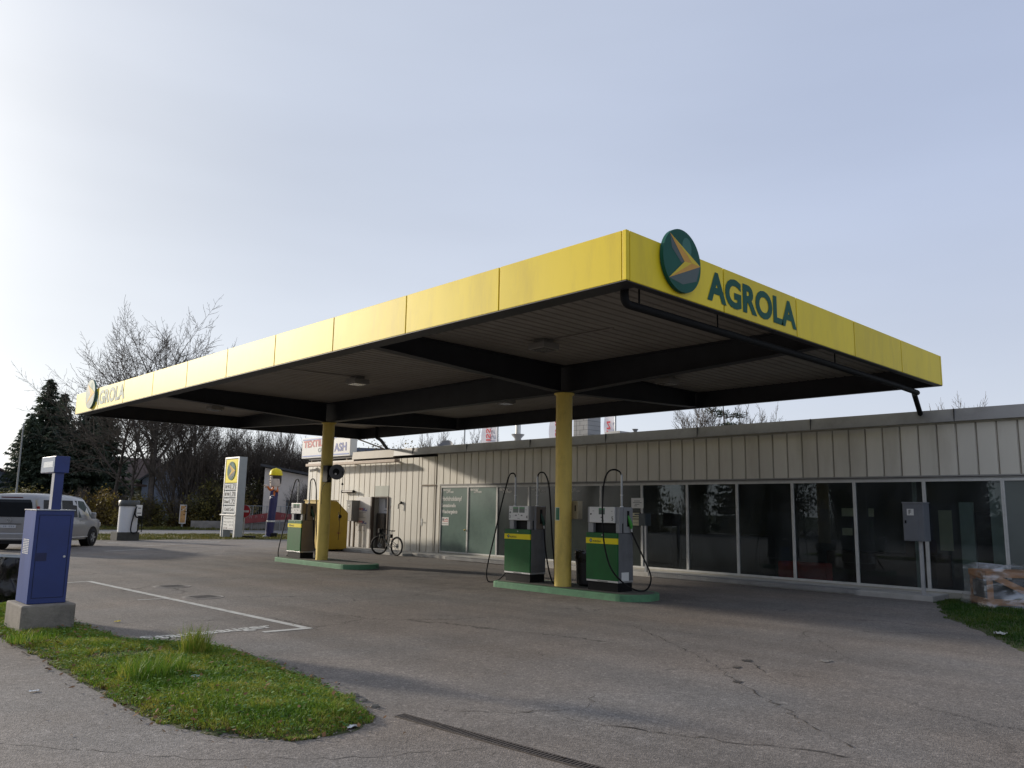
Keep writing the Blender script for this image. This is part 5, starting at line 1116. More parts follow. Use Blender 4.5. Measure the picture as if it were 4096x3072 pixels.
cream = mat('render_cream', (.42, .38, .28), rough=.9, var=.1, scale=1, dirt=.3); roofb = mat('roof_brown', (.075, .05, .042), rough=.85, var=.25, scale=3); roofd = mat('roof_dark', (.05, .05, .055), rough=.8, var=.2, scale=3)
greyb = mat('render_blue_grey', (.17, .19, .24), rough=.9, var=.1)
house('detached_house', 'cream house with brown tiled roof half hidden behind the bare trees', (26.9, 88.0, 0), R(-18), 8.5, 8, 3.7, 2.4, cream, roofb, [(-2.5, 1.0, 1.2, 1.3, -1), (1.5, 1.0, 1.2, 1.3, -1)], .7)
house('detached_house', 'blue grey gabled house among the bare trees right of the cream house', (33.5, 84.5, 0), R(62), 8, 7, 4.0, 2.6, greyb, roofd, [(0, 1.2, 1.2, 1.3, -1)], .5)
house('gabled_house', 'grey gabled house showing above the flat shed at the far left edge', (13.4, 79.0, 0), R(80), 9, 7.5, 3.3, 1.6, greyb, roofb, [(0, 1.6, 1.0, .8, -1)], .6)
t = thing('storage_shed', 'low grey shed with flat metal front behind the van at the far left', 'shed', (13, 76, 0), R(-12), local=True)
MB().box(-6, 4.9, -2, 2, -.1, 2.3).build('wall', mat('shed_dark', (.07, .07, .075), rough=.8), t)
MB().box(-6.2, 3.5, -2.4, 2.2, 2.32, 3.15).build('fascia', mat('shed_metal', (.22, .235, .265), rough=.5, var=.08), t); MB().box(3.52, 5.2, -2.3, 2.2, 2.28, 3.05).build('fascia_end', mat('shed_metal_end', (.17, .18, .19), rough=.5), t)
# building across the road, right of the inflatable figure
ob = thing('outbuilding', 'pale rendered outbuilding with dark pitched roof behind the inflatable figure', 'building', (29, 53, 0), R(-30), local=True)
pinkw = mat('render_pale', (.62, .55, .49), rough=.9, var=.08, scale=.8, dirt=.25)
MB().prism([(-2.2, -.1), (2.6, -.1), (2.6, 3.55), (-2.2, 4.35)], (0, 0, 0), (1, 0, 0), (0, 0, 1), (0, 9, 0)).build('wall', pinkw, ob)
MB().prism([(-2.5, 4.45), (2.9, 3.55), (2.9, 3.70), (-2.5, 4.62)], (0, -.4, 0), (1, 0, 0), (0, 0, 1), (0, 9.8, 0)).build('roof', roofd, ob)
MB().box(-.6, .3, -.03, .02, 0, 2.1).build('door', mat('door_dark', (.10, .11, .12), rough=.6), ob)
MB().box(1.2, 2.2, -.03, .02, 1.5, 3.2).build('window', vglass, ob)
MB().tube([(2.62, -.05, 0), (2.62, -.05, 3.6)], .05, 8).build('downpipe', metalg, ob)
ob2 = thing('flat_annex', 'grey annex building with blinds in its windows left of the station building', 'building', (33, 51.0, 0), R(-30), local=True)
MB().box(-1.6, 4, -.1, 8, -.1, 3.9).build('wall', mat('annex_grey', (.30, .30, .31), rough=.8, var=.08), ob2)
MB().box(-1.8, 4.3, -.4, 8.2, 3.92, 4.12).build('roof', roofd, ob2)
for x in (-.9, .3, 1.5):
    f = MB().box(x-.4, x+.4, -.14, -.09, .8, 3.0).build('window', vglass, ob2); MB().box(x-.42, x+.42, -.16, -.141, 2.3, 2.4).build('blind', paper, f)
# low wall with red banner
lw = thing('banner_fence', 'wire fence with a slanting dark red banner behind the inflatable figure', 'fence', (26.2, 51.8, 0), 0)
A = V((24.6, 52.5, 0)); B = V((28.6, 50.4, 0)); d = (B-A).normalized(); nrm = V((-d.y, d.x, 0))
for k in range(6): p = A+(B-A)*k/5; MB().cyl(p, p+V((0, 0, 1.65)), .03, 6).build('post', metalg, lw)
mb = MB()
for z in (.5, 1.0, 1.62): mb.tube([A+V((0, 0, z)), B+V((0, 0, z))], .014, 4)
for k in range(40): p = A+(B-A)*k/39; mb.tube([p+V((0, 0, .1)), p+V((0, 0, 1.6))], .006, 3)
mb.build('mesh_wire', metalg, lw)
q = lambda t_, z: A+(B-A)*t_-nrm*.05+V((0, 0, z))
bn = MB().add([q(.08, .42), q(.30, .52), q(.55, .70), q(.78, .72), q(.78, 1.08), q(.55, 1.24), q(.40, 1.15), q(.08, .92)], [(0, 1, 6, 7), (1, 2, 5, 6), (2, 3, 4, 5)]).build('banner', mat('banner_red', (.20, .035, .035), rough=.7, var=.3, scale=2), lw)
mb = MB()
for k, t_ in enumerate((.16, .24, .33, .42, .5, .62, .70)): c = q(t_, .72+.18*min(t_, .5)/.5)-nrm*.02; mb.bar(c, c+V((.03, 0, .17)), .03, .02); mb.bar(c+d*.12, c+d*.12+V((-.03, 0, .17)), .03, .02)
mb.build('faded_mark', mat('banner_mark', (.34, .22, .21), rough=.7), bn)
gw = thing('garden_wall', 'low stained grey wall beneath the red banner fence', 'wall', (26.5, 52.3, 0))
MB().bar(A-d*3+nrm*.25+V((0, 0, .22)), B+d*3+nrm*.25+V((0, 0, .22)), .2, .7).build('masonry', mat('wall_stained', (.22, .20, .18), rough=.9, var=.25, scale=2, dirt=.5), gw)
# hall behind the station roof
hl_ = thing('background_hall', 'low hall with blue grey roof edge rising behind the roof sign', 'building', (34, 50, 0), R(-35), local=True)
MB().box(-4, 6, 0, 8, -.1, 5.7).build('wall', mat('hall_pale', (.40, .42, .47), rough=.8), hl_)
MB().box(-4.4, 6.4, -.4, 8.4, 5.72, 6.0).build('roof', mat('hall_roof', (.12, .14, .19), rough=.6), hl_)

# ------------------------------------------------------------------ vegetation
bark = mat('bark', (.075, .062, .052), rough=.95, var=.3, scale=6); twigm = mat('twigs', (.095, .076, .060), rough=.95, var=.25, scale=2)  # bark lightened evenly to stand in for distance haze
needle = grassmat('spruce_needles', (.030, .045, .034), (.052, .072, .046), (.085, .105, .06), .9)
shrubm = grassmat('autumn_leaves', (.085, .055, .022), (.14, .10, .03), (.32, .24, .045), .9)
shrubg = grassmat('dull_green_leaves', (.040, .042, .016), (.085, .078, .024), (.22, .18, .045), .8)

def rot_about(v, ax, a): return Matrix.Rotation(a, 3, ax) @ v
def branch_system(rng, height, r0, n_lv=5, trunk_frac=.35, spread=.55, kids=(7, 6, 5, 4, 4), upb=.12, twig=.012, lens=(.55, .6, .62, .62, .6), stems=1, droop=0, wob=.10):
    """returns MB for limbs (levels 0-1) and MB for the finer crown (deeper levels)"""
    low, fine = MB(), MB()
    def grow(p, d, ln, r, lv):
        ns = 4 if lv < 3 else (3 if lv < 4 else 2); pts = [p]; rs = [r]; dirs = [d]
        for i in range(ns):
            dd = d+V((rng.uniform(-1, 1), rng.uniform(-1, 1), rng.uniform(-.7, .9)))*wob*(1+lv*.35)+V((0, 0, upb*(lv > 0)-droop*lv*.05))
            d = dd.normalized(); p = p+d*(ln/ns); pts.append(p); dirs.append(d)
            rs.append(max(r*(1-.62*(i+1)/ns), twig*.75))
        (low if lv <= 1 else fine).tube(pts, rs, 8 if lv == 0 else (5 if lv == 1 else 3), cap=False)
        if lv >= n_lv: return
        nk = kids[min(lv, len(kids)-1)]; nk = max(2, int(round(nk*rng.uniform(.75, 1.25))))
        for k in range(nk):
            t = (trunk_frac+(1-trunk_frac)*(k+rng.random())/nk) if lv == 0 else (.22+.78*(k+rng.random())/nk)
            t = min(t, .999); f = t*ns; i = int(f); q = pts[i].lerp(pts[i+1], f-i); dq = dirs[i+1]
            u, w_, _ = frame_of(dq); a = k*2.4+rng.uniform(-.5, .5); side = u*math.cos(a)+w_*math.sin(a)
            sp = spread*rng.uniform(.75, 1.3); nd = (dq*math.cos(sp)+side*math.sin(sp)).normalized()
            base = ln*lens[min(lv, len(lens)-1)]*(1.15-.55*t if lv == 0 else 1.1-.5*t)*rng.uniform(.8, 1.15)
            grow(q, nd, base, max(rs[i]*.62, twig), lv+1)
        # leader continues
        if lv > 0: grow(pts[-1], d, ln*.55, max(rs[-1], twig), lv+1)
    for s in range(stems):
        if stems == 1: grow(V((0, 0, -.1)), V((rng.uniform(-.04, .04), rng.uniform(-.04, .04), 1)), height*.78, r0, 0)
        else:
            a = 2*math.pi*s/stems+rng.uniform(-.4, .4); t = rng.uniform(.08, .32)
            grow(V((.35*math.cos(a), .35*math.sin(a), -.1)), V((math.sin(t)*math.cos(a), math.sin(t)*math.sin(a), math.cos(t))), height*.74*rng.uniform(.75, 1.05), r0*rng.uniform(.6, 1), 0)
    top = max(p[2] for p in fine.v+low.v); k = height/top
    wide = sorted(math.hypot(p[0], p[1]) for p in fine.v)[int(len(fine.v)*.97)]
    kw = min(1.0, (height*.52)/(wide*k)) if stems == 1 else 1.0
    for m_ in (low, fine): m_.v = [(x*k*kw, y*k*kw, z*k) for x, y, z in m_.v]
    return low, fine
def tree_things(name, cat, protos, spots, group):
    """protos: list of (child builders); spots: (proto index, x, y, rotz, scale, zscale, label)"""
    made = {}
    for (k, x, y, rz, s, zs, lab) in spots:
        if k not in made:
            t = thing(name, lab, cat, (x, y, 0), rz, group, local=True); t.scale = (s, s, s*zs)
            ch = [f(t) for f in protos[k]]; made[k] = ch
        else:
            t = thing(name, lab, cat, (x, y, 0), rz, group, local=True); t.scale = (s, s, s*zs)
            for c in made[k]: d = c.copy(); d.parent = t; col.objects.link(d)
def proto(low, fine, mlow=bark, mfine=twigm):
    return [lambda t: low.build('trunk', mlow, t, smooth=True), lambda t: fine.build('crown', mfine, t)]
B1 = proto(*branch_system(random.Random(11), 16, .26, 5, .34, .70, (8, 6, 4, 4, 2), .05, .014, (.62, .62, .6, .55, .5)))
B2 = proto(*branch_system(random.Random(23), 15, .24, 5, .42, .80, (8, 6, 4, 4, 2), .04, .014, (.66, .62, .6, .55, .5)))
B3 = proto(*branch_system(random.Random(37), 13, .20, 5, .34, .66, (8, 5, 4, 4, 2), .06, .014, (.6, .62, .6, .55, .5)))
M1 = proto(*branch_system(random.Random(41), 8, .09, 4, .22, .42, (7, 5, 4, 3), .10, .010, stems=6))
M2 = proto(*branch_system(random.Random(53), 7.5, .08, 4, .18, .5, (7, 5, 4, 3), .08, .010, stems=7))
tree_things('bare_tree', 'tree', [B1, B2, B3], [
    (1, 19.5, 62.6, 0.4, 1.02, 1.0, 'bare leafless tree with wide left leaning crown nearest to the spruces'),
    (0, 21.0, 58.6, 1.7, 1.06, 1.0, 'tallest bare tree rising above the middle of the yellow fascia at left'),
    (2, 21.9, 61.5, 3.0, 1.0, 1.05, 'slimmer bare tree close right of the tallest bare tree'),
    (2, 20.3, 60.3, 1.1, .88, 1.0, 'thin straight bare tree squeezed left of the tallest bare tree'),
    (2, 23.0, 60.4, 5.2, .85, 1.0, 'thin bare tree with its trunk between white vacuum unit and orange poster frame'),
    (2, 26.0, 64.5, 4.1, 1.14, 1.04, 'bare tree whose top shows alone above the fascia right of the tallest tree'),
    (0, 24.4, 62.0, 5.0, .74, .9, 'bare tree behind the orange poster frame'),
    (1, 29.0, 63.5, 2.2, .72, .85, 'bare tree behind the emblem panel of the price pylon'),
    (2, 33.0, 64.5, .9, .74, .8, 'bare tree standing behind the head of the inflatable figure')], 'bare trees along the far side of the road')
tree_things('bare_thicket_tree', 'tree', [M1, M2], [
    (1, 28.9, 51.2, 2.2, .52, 1, 'small many stemmed bare bush right in front of the outbuilding wall'),
    (0, 22.9, 58.6, 0, .95, 1, 'many stemmed bare bush tree right behind the white vacuum unit'),
    (1, 24.6, 58.9, 1, 1.0, 1, 'many stemmed bare bush tree left behind the orange poster frame'),
    (0, 26.2, 59.2, 2, 1.05, 1, 'many stemmed bare bush tree between orange poster frame and price pylon'),
    (1, 27.6, 58.6, 3, 1.1, 1, 'many stemmed bare bush tree directly behind the price pylon'),
    (0, 29.2, 58.8, 4, 1.1, 1.02, 'many stemmed bare bush tree just right of the price pylon'),
    (1, 31.0, 59.5, 5, 1.12, 1, 'many stemmed bare bush tree between price pylon and inflatable figure'),
    (0, 33.0, 60.5, .5, 1.1, .98, 'many stemmed bare bush tree left of the outbuilding roof'),
    (1, 35.2, 62.5, 1.5, 1.05, .95, 'many stemmed bare bush tree above the outbuilding roof'),
    (0, 37.6, 65.5, 2.5, .95, .9, 'many stemmed bare bush tree ending the row left of the roof sign')], 'bushy trees beyond the road')

def spruce(seed, h, rad, dens=1.0, broad=1.0):
    rng = random.Random(seed); tr = MB().tube([(0, 0, -.1), (0, 0, h*.5), (0, 0, h)], [h*.018, h*.011, .02], 8)
    vs = []; fs = []
    nb = int(190*dens)
    for i in range(nb):
        t = (i+rng.random())/nb; z = h*(.05+.95*t); L_ = rad*(1-t)**(.8/broad)*rng.uniform(.6, 1.2)+.12; a = i*2.399+rng.uniform(-.4, .4)
        d = V((math.cos(a), math.sin(a), 0)); sd = V((-d.y, d.x, 0)); n = max(4, int(L_*9))
        for k in range(n):
            f = (k+rng.random())/n; p = d*(L_*f)+V((0, 0, z-.50*L_*f+.30*L_*f*f*f+rng.uniform(-.05, .05)))
            wd = (.18+.55*(1-f))*L_*.38+.10
            for m_ in range(4):
                c = p+sd*rng.uniform(-wd, wd)+V((0, 0, rng.uniform(-.12, .05))); ln = rng.uniform(.22, .50); ww = rng.uniform(.05, .12)
                ax = (d*rng.uniform(.1, 1)+sd*rng.uniform(-.9, .9)+V((0, 0, rng.uniform(-.9, .1)))).normalized(); b_ = ax.cross(V((rng.uniform(-1, 1), rng.uniform(-1, 1), .6))).normalized()
                q = len(vs); vs += [c-b_*ww, c+b_*ww, c+ax*ln]; fs.append((q, q+1, q+2))
    return tr, vs, fs
def sproto(seed, h, rad, dens=1, broad=1):
    tr, vs, fs = spruce(seed, h, rad, dens, broad)
    return [lambda t: tr.build('trunk', bark, t, smooth=True), lambda t: scatter_mesh('crown', [tuple(v) for v in vs], fs, needle, t)]
S1 = sproto(1, 12, 3.7, 1.15, 1.1); S2 = sproto(2, 9.5, 3.0, 1.1, 1.5)
tree_things('spruce_tree', 'tree', [S1, S2], [
    (0, 18.0, 75.9, 0, 1.0, 1.0, 'tallest dark spruce at the far left with pointed top'),
    (0, 19.6, 77.4, 2.0, .88, 1.05, 'second dark spruce right of the tallest one beside the fascia end'),
    (1, 16.2, 72.4, 1.0, .72, 1.22, 'shorter narrow dark spruce left of the tallest one behind the pale pole'),
    (1, 20.6, 73.6, .3, 1.08, .92, 'broad dark spruce under the left end of the canopy'),
    (1, 22.6, 76.0, 2.3, 1.12, .95, 'broad dark spruce deeper under the canopy left of the bare trunks'),
    (1, 17.6, 71.8, 4.0, .95, .80, 'low bushy dark spruce in front of the tallest spruce')], 'dark spruces at the left')
# trees behind the station roof
B4 = proto(*branch_system(random.Random(71), 9.5, .14, 4, .35, .5, (9, 6, 5, 4), .10, .013))
tree_things('roofline_tree', 'tree', [B4], [
    (0, 50.6, 32.4, 0, 1.14, 1.0, 'bare round crowned tree peeping over the right part of the station roof'),
    (0, 51.6, 29.6, 2, 1.04, 1.0, 'small bare tree top right of the dark needled tree over the roof'),
    (0, 37.2, 47.0, 1, .82, 1.02, 'bare tree top left of the satellite dish'),
    (0, 39.0, 44.6, 3, .82, 1.02, 'bare tree top just behind the satellite dish'),
    (0, 57.5, 17.3, 4, 1.05, 1.0, 'tiny bare tree top at the far right end of the roofline')], 'tree tops behind the station roof')
def pine_vs(seed, h, n, rad):
    rng = random.Random(seed); vs = []; fs = []; tr = MB().tube([(0, 0, -.1), (.1, 0, h*.6), (0, .1, h)], [.16, .1, .03], 8)
    for i in range(26):
        z = h*(.45+.55*rng.random()); a = rng.uniform(0, 6.28); L_ = rad*(1.15-(z/h-.45)*1.3)*rng.uniform(.5, 1.1); d = V((math.cos(a), math.sin(a), .15)); e = V((0, 0, z))+d*L_
        tr.tube([(0, 0, z), tuple(e)], [.05, .02], 4, cap=False)
        for k in range(n):
            c = V((0, 0, z))+d*L_*rng.uniform(.45, 1.1)+V((rng.gauss(0, .3), rng.gauss(0, .3), rng.gauss(0, .13))); ax = V((rng.uniform(-1, 1), rng.uniform(-1, 1), rng.uniform(-.3, .8))).normalized(); b_ = ax.cross(V((rng.uniform(-1, 1), 1, rng.uniform(-1, 1)))).normalized()*.05
            q = len(vs); vs += [c-b_, c+b_, c+ax*rng.uniform(.14, .3)]; fs.append((q, q+1, q+2))
    return tr, vs, fs
ptr, pv, pf_ = pine_vs(9, 9.6, 120, 2.1)
t = thing('pine_tree', 'dark needled pine top between two bare tree tops over the station roof', 'tree', (51.0, 31.2, 0), 0, 'tree tops behind the station roof', local=True)
ptr.build('trunk', bark, t); scatter_mesh('crown', [tuple(v) for v in pv], pf_, needle, t)
# hedge tree with yellow leaves behind the roof sign
def leaf_cloud(seed, n, rx, ry, z0, z1, size, clump=26):
    rng = random.Random(seed); vs = []; fs = []
    cl = [(rng.gauss(0, .42)*rx, rng.gauss(0, .42)*ry, rng.uniform(z0, z1)*rng.uniform(.75, 1)) for _ in range(clump)]
    for i in range(n):
        c = rng.choice(cl); p = V((c[0]+rng.gauss(0, .20)*rx, c[1]+rng.gauss(0, .20)*ry, max(z0*.5+.03, c[2]+rng.gauss(0, .11)*(z1-z0))))
        ax = V((rng.uniform(-1, 1), rng.uniform(-1, 1), rng.uniform(-1, 1))).normalized(); b_ = ax.cross(V((rng.uniform(-1, 1), rng.uniform(-1, 1), rng.uniform(-1, 1)))).normalized(); s = size*rng.uniform(.5, 1.3)
        q = len(vs); vs += [p-ax*s, p+b_*s*.55, p+ax*s, p-b_*s*.55]; fs.append((q, q+1, q+2, q+3))
    return vs, fs
def shrub_proto(seed, n, rx, ry, z1, size, m):
    vs, fs = leaf_cloud(seed, n, rx, ry, .05, z1, size)
    low, fine = branch_system(random.Random(seed), z1*1.15, .03, 3, .12, .55, (7, 5, 4), .1, .009, stems=9, wob=.16)
    fine.add(low.v, low.f)
    return [lambda t: fine.build('stems', twigm, t), lambda t: scatter_mesh('foliage', [tuple(v) for v in vs], fs, m, t)]
H1 = shrub_proto(61, 5200, 2.3, 1.1, 2.5, .085, shrubm); H2 = shrub_proto(62, 5600, 2.4, 1.2, 2.9, .085, shrubg); H3 = shrub_proto(63, 2600, 2.2, 1.1, 2.3, .09, shrubm)
tree_things('roadside_shrub', 'shrub', [H1, H2, H3], [
    (0, 16.4, 59.6, 0, 1.0, 1.0, 'brown and yellow leaved shrub behind the cab of the van'),
    (2, 18.6, 59.2, 1, 1.0, 1.0, 'sparse brown shrub just left of the white vacuum unit'),
    (1, 21.0, 58.9, 2, .9, .75, 'dull green shrub behind the white vacuum unit'),
    (0, 22.9, 57.9, 3, .9, .9, 'yellowish leaved shrub between white vacuum unit and orange poster frame'),
    (1, 24.6, 57.3, 4, 1.0, 1.1, 'dense dull green shrub right behind the orange poster frame'),
    (0, 26.2, 56.5, 5, 1.05, 1.1, 'tall brown leaved shrub left of the price pylon'),
    (1, 27.6, 56.0, .6, 1.0, 1.08, 'tall dull green shrub behind the price pylon'),
    (2, 29.6, 56.5, 1.8, 1.1, 1.3, 'sparse twiggy shrub between price pylon and inflatable figure'),
    (2, 31.4, 57.5, 2.6, 1.1, 1.3, 'sparse twiggy shrub behind the inflatable figure'),
    (1, 13.8, 60.5, 2.6, 1.1, .7, 'low dull green shrub behind the roof of the van')], 'shrubs along the far road edge')
vs, fs = leaf_cloud(77, 2600, 3.2, 1.6, 3.6, 6.7, .09, 30)
t = thing('yellow_leaved_tree', 'tree top with sparse yellow leaves showing between roof sign and canopy edge', 'tree', (33.6, 49.3, 0), 0, local=True)
low, fine = branch_system(random.Random(78), 7.0, .12, 4, .35, .5, (7, 5, 4, 3), .1, .01); low.build('trunk', bark, t); fine.build('branches', twigm, t)
scatter_mesh('foliage', [tuple(v) for v in vs], fs, shrubm, t)
# dark trees opposite, out of frame to the left: they are what the windows mirror
spots = [(0, -30, 8, 0, 1.05, 1, 'dark spruce standing across the street on the left outside the view'), ]
tree_things('street_spruce', 'tree', [S2], [(0, x, y, i, s, 1, 'dark spruce across the street left of the forecourt') for i, (x, y, s) in enumerate([(-26, 4, 1.0), (-30, 12, 1.2), (-24, 19, .9), (-31, 27, 1.1), (-26, 34, .8), (-33, 40, 1.2), (-22, -4, 1.0)])], 'spruces across the street left of the forecourt')
tree_things('street_shrub', 'shrub', [H2], [(0, -22+1.5*math.sin(i*2.1), -12+4.2*i, i, 1.15, 1.9+.5*math.sin(i*1.7), 'tall dull green hedge shrub across the street left of the forecourt') for i in range(14)], 'hedge shrubs across the street left of the forecourt')

# ------------------------------------------------------------------ grass
islandp = [(2.44, 16.5), (2.45, 11.4), (2.49, 10.0), (2.47, 8.6), (2.45, 7.43), (2.43, 6.67), (2.52, 6.06), (2.66, 5.69), (2.90, 5.37), (3.2, 5.22), (3.49, 5.25), (3.78, 5.50), (3.93, 6.0), (4.08, 6.86), (4.17, 7.9), (4.20, 8.8), (4.08, 9.3), (3.9, 9.72), (3.50, 10.1), (3.50, 11.0), (3.48, 12.2), (3.45, 16.5)]
rightp = [(17.1, 5.9), (14.53, 4.84), (13.71, 4.24), (12.67, 3.61), (11.75, 3.06), (10.5, 2.0), (9.5, 0), (9, -8), (18, -8), (18.0, 5.9)]
vergep = [rd(-60, -.25), rd(60, -.25), (40, 30), (32, 34.5), (19.7, 36.9), (16.2, 38.1), (11.6, 38.6), (-30, 43)]
farp = [rd(-60, 7.7), rd(60, 7.7), rd(60, 30), rd(-60, 30)]
soil = mat('soil', (.052, .060, .018), rough=1, var=.35, scale=8, bump=.6, bscale=25)
gA = grassmat('grass_blades', (.065, .165, .013), (.175, .28, .024), (.39, .36, .065), 1.6)
gB = grassmat('verge_grass', (.05, .07, .014), (.11, .11, .02), (.17, .14, .035), .35)
turfm = grassmat('verge_turf', (.05, .06, .014), (.095, .095, .02), (.15, .12, .035), 1.5)
def inside(px, py, poly):
    c = np.zeros(len(px), bool); n = len(poly)
    for i in range(n):
        x1, y1 = poly[i]; x2, y2 = poly[(i+1) % n]
        k = ((y1 > py) != (y2 > py)); xi = (x2-x1)*(py-y1)/((y2-y1) if abs(y2-y1) > 1e-9 else 1e-9)+x1
        c ^= k & (px < xi)
    return c
def ragged(px, py): return px+.035*np.sin(py*7+px*3)+.025*np.sin(py*17+1)+.015*np.sin(py*41+px*29), py+.035*np.sin(px*8+2)+.025*np.sin(px*19+py*5)+.015*np.sin(px*43)
def edge_dist(px, py, poly):
    d = np.full(len(px), 1e9); n = len(poly)
    for i in range(n):
        a = np.array(poly[i]); b = np.array(poly[(i+1) % n]); ab = b-a; t = np.clip(((px-a[0])*ab[0]+(py-a[1])*ab[1])/(ab@ab), 0, 1)
        d = np.minimum(d, np.hypot(px-a[0]-t*ab[0], py-a[1]-t*ab[1]))
    return d
def hfun(px, py):   # patchy height field
    return .5+.25*np.sin(px*3.1+py*1.7)+.25*np.sin(px*5.3-py*2.3+1)+.2*np.sin(px*9+py*7)
def mound(px, py, poly, top=.05, fall=.35): return top*np.clip(edge_dist(px, py, poly)/fall, 0, 1)
def blades(name, poly, n, h, wd, m, seed, top=.05, lean=.6, ymax=None, bare=None, tufts=(), rim=None):
    g = np.random.default_rng(seed); P = np.array(poly); lo, hi = P.min(0), P.max(0)
    if ymax: hi = np.array([hi[0], min(hi[1], ymax)])
    x = g.uniform(lo[0], hi[0], n*3); y = g.uniform(lo[1], hi[1], n*3); k = inside(*ragged(x, y), poly); x, y = x[k][:n], y[k][:n]
    ed = edge_dist(x, y, poly)
    if rim: kk = g.random(len(x)) < np.exp(-(ed/rim)**2); x, y, ed = x[kk], y[kk], ed[kk]
    keep = g.random(len(x)) < np.clip(.75+ed/.15, 0, 1)
    if bare:
        for bx_, by_, br in bare: keep &= ~((((x-bx_)/br)**2+((y-by_)/(br*.6))**2 < 1) & (g.random(len(x)) < .93))
    x, y, ed = x[keep], y[keep], ed[keep]
    hh = h*(.55+.55*np.clip(hfun(x, y), 0, 1.2))*g.uniform(.5, 1.25, len(x))*np.clip(.45+ed/.35, .45, 1)
    z = mound(x, y, poly, top); ln = np.full(len(x), lean)
    for tx, ty, tr, th, tn in tufts:
        a = g.uniform(0, 6.28, tn); r = tr*np.sqrt(g.random(tn)); x = np.r_[x, tx+r*np.cos(a)]; y = np.r_[y, ty+r*np.sin(a)]
        hh = np.r_[hh, th*g.uniform(.45, 1.1, tn)]; z = np.r_[z, np.full(tn, top)]; ln = np.r_[ln, np.full(tn, .45)]
    n = len(x); a = g.uniform(0, 2*np.pi, n); dx, dy = np.cos(a), np.sin(a); b = g.uniform(0, 2*np.pi, n); sx_, sy_ = np.cos(b), np.sin(b)
    w_ = wd*g.uniform(.6, 1.3, n); le = ln*g.uniform(.2, 1.4, n); V_ = np.zeros((n, 5, 3), np.float32)
    mid = .55
    V_[:, 0] = np.c_[x-sx_*w_, y-sy_*w_, z-.01]; V_[:, 1] = np.c_[x+sx_*w_, y+sy_*w_, z-.01]
    mx_, my_ = x+dx*hh*le*.35, y+dy*hh*le*.35
    V_[:, 2] = np.c_[mx_+sx_*w_*.75, my_+sy_*w_*.75, z+hh*mid]; V_[:, 3] = np.c_[mx_-sx_*w_*.75, my_-sy_*w_*.75, z+hh*mid]
    V_[:, 4] = np.c_[x+dx*hh*le, y+dy*hh*le, z+hh*(1-.25*le)]
    i0 = np.arange(n)*5; F1 = np.c_[i0, i0+1, i0+2]; F2 = np.c_[i0, i0+2, i0+3]; F3 = np.c_[i0+3, i0+2, i0+4]
    o = scatter_mesh(name, V_.reshape(-1, 3), np.r_[F1, F2, F3], m); o['kind'] = 'stuff'; return o
def mound_mesh(name, poly, top, m, seed, step=.05, ymax=13.0):
    P = np.array(poly); lo, hi = P.min(0)-.08, P.max(0)+.08; hi[1] = min(hi[1], ymax); lo[1] = max(lo[1], -3)
    xs = np.arange(lo[0], hi[0], step); ys = np.arange(lo[1], hi[1], step); X, Y = np.meshgrid(xs, ys); x, y = X.ravel(), Y.ravel()
    g = np.random.default_rng(seed); ins = inside(*ragged(x, y), poly); ed = edge_dist(x, y, poly)
    z = np.where(ins, mound(x, y, poly, top)+g.uniform(-.006, .008, len(x))+.004, -.012-ed*.2); z = np.where(~ins & (ed < .03), .001, z)
    x = x+g.uniform(-.3, .3, len(x))*step; y = y+g.uniform(-.3, .3, len(y))*step
    nx_, ny_ = len(xs), len(ys); idx = np.arange(nx_*ny_).reshape(ny_, nx_); near = (ins | (ed < step*1.5)).reshape(ny_, nx_)
    c = near[:-1, :-1] & near[1:, :-1] & near[:-1, 1:] & near[1:, 1:]
    F = np.stack([idx[:-1, :-1][c], idx[:-1, 1:][c], idx[1:, 1:][c], idx[1:, :-1][c]], 1)
    o = scatter_mesh(name, np.c_[x, y, z], F, m); o['kind'] = 'structure'; return o
mound_mesh('grass_bed', islandp, .05, soil, 1)
mound_mesh('grass_bed', rightp, .03, soil, 2, .12)
o = blades('grass', islandp, 105000, .072, .0032, gA, 1, .05, .85, bare=[(3.05, 9.05, .34)], tufts=((2.92, 7.75, .30, .22, 750), (3.63, 8.55, .13, .34, 420), (2.62, 10.6, .3, .12, 300)))
tag(o, 'short green grass covering the island in the foreground', 'grass')
o = blades('dry_grass', islandp, 90000, .05, .003, grassmat('dry_blades', (.16, .10, .035), (.24, .17, .05), (.22, .24, .05), 2.5), 21, .05, 1.1, rim=.22); tag(o, 'dry yellowed grass along the rim of the foreground island', 'grass')
o = blades('grass', [(17.1, 5.9), (14.53, 4.84), (13.71, 4.24), (12.67, 3.61), (11.75, 3.06), (10.5, 2.0), (9.5, 0), (9.4, -1.5), (17.8, -1.5), (17.8, 5.9)], 62000, .075, .0055, grassmat('deep_green_blades', (.018, .065, .006), (.04, .10, .010), (.10, .13, .02), .8), 2, .03, .8)
tag(o, 'deep green grass at the right by the wrapped crate', 'grass')
sheet('grass_verge', vergep, .001, turfm); sheet('grass_verge', farp, .002, turfm)
o = blades('grass', [rd(-12, -.4), rd(14, -.4), (24, 36.0), (19.7, 37.0), (16.2, 38.2), (11.6, 38.7), (0, 39.8)], 26000, .11, .014, gB, 3, .0, .8); tag(o, 'yellowish grass strip between forecourt and road', 'grass')
o = blades('grass', [rd(-8, 7.8), rd(22, 7.8), rd(22, 11), rd(-8, 11)], 12000, .22, .022, gB, 4, .0, .8); tag(o, 'rough grass at the far road edge', 'grass')
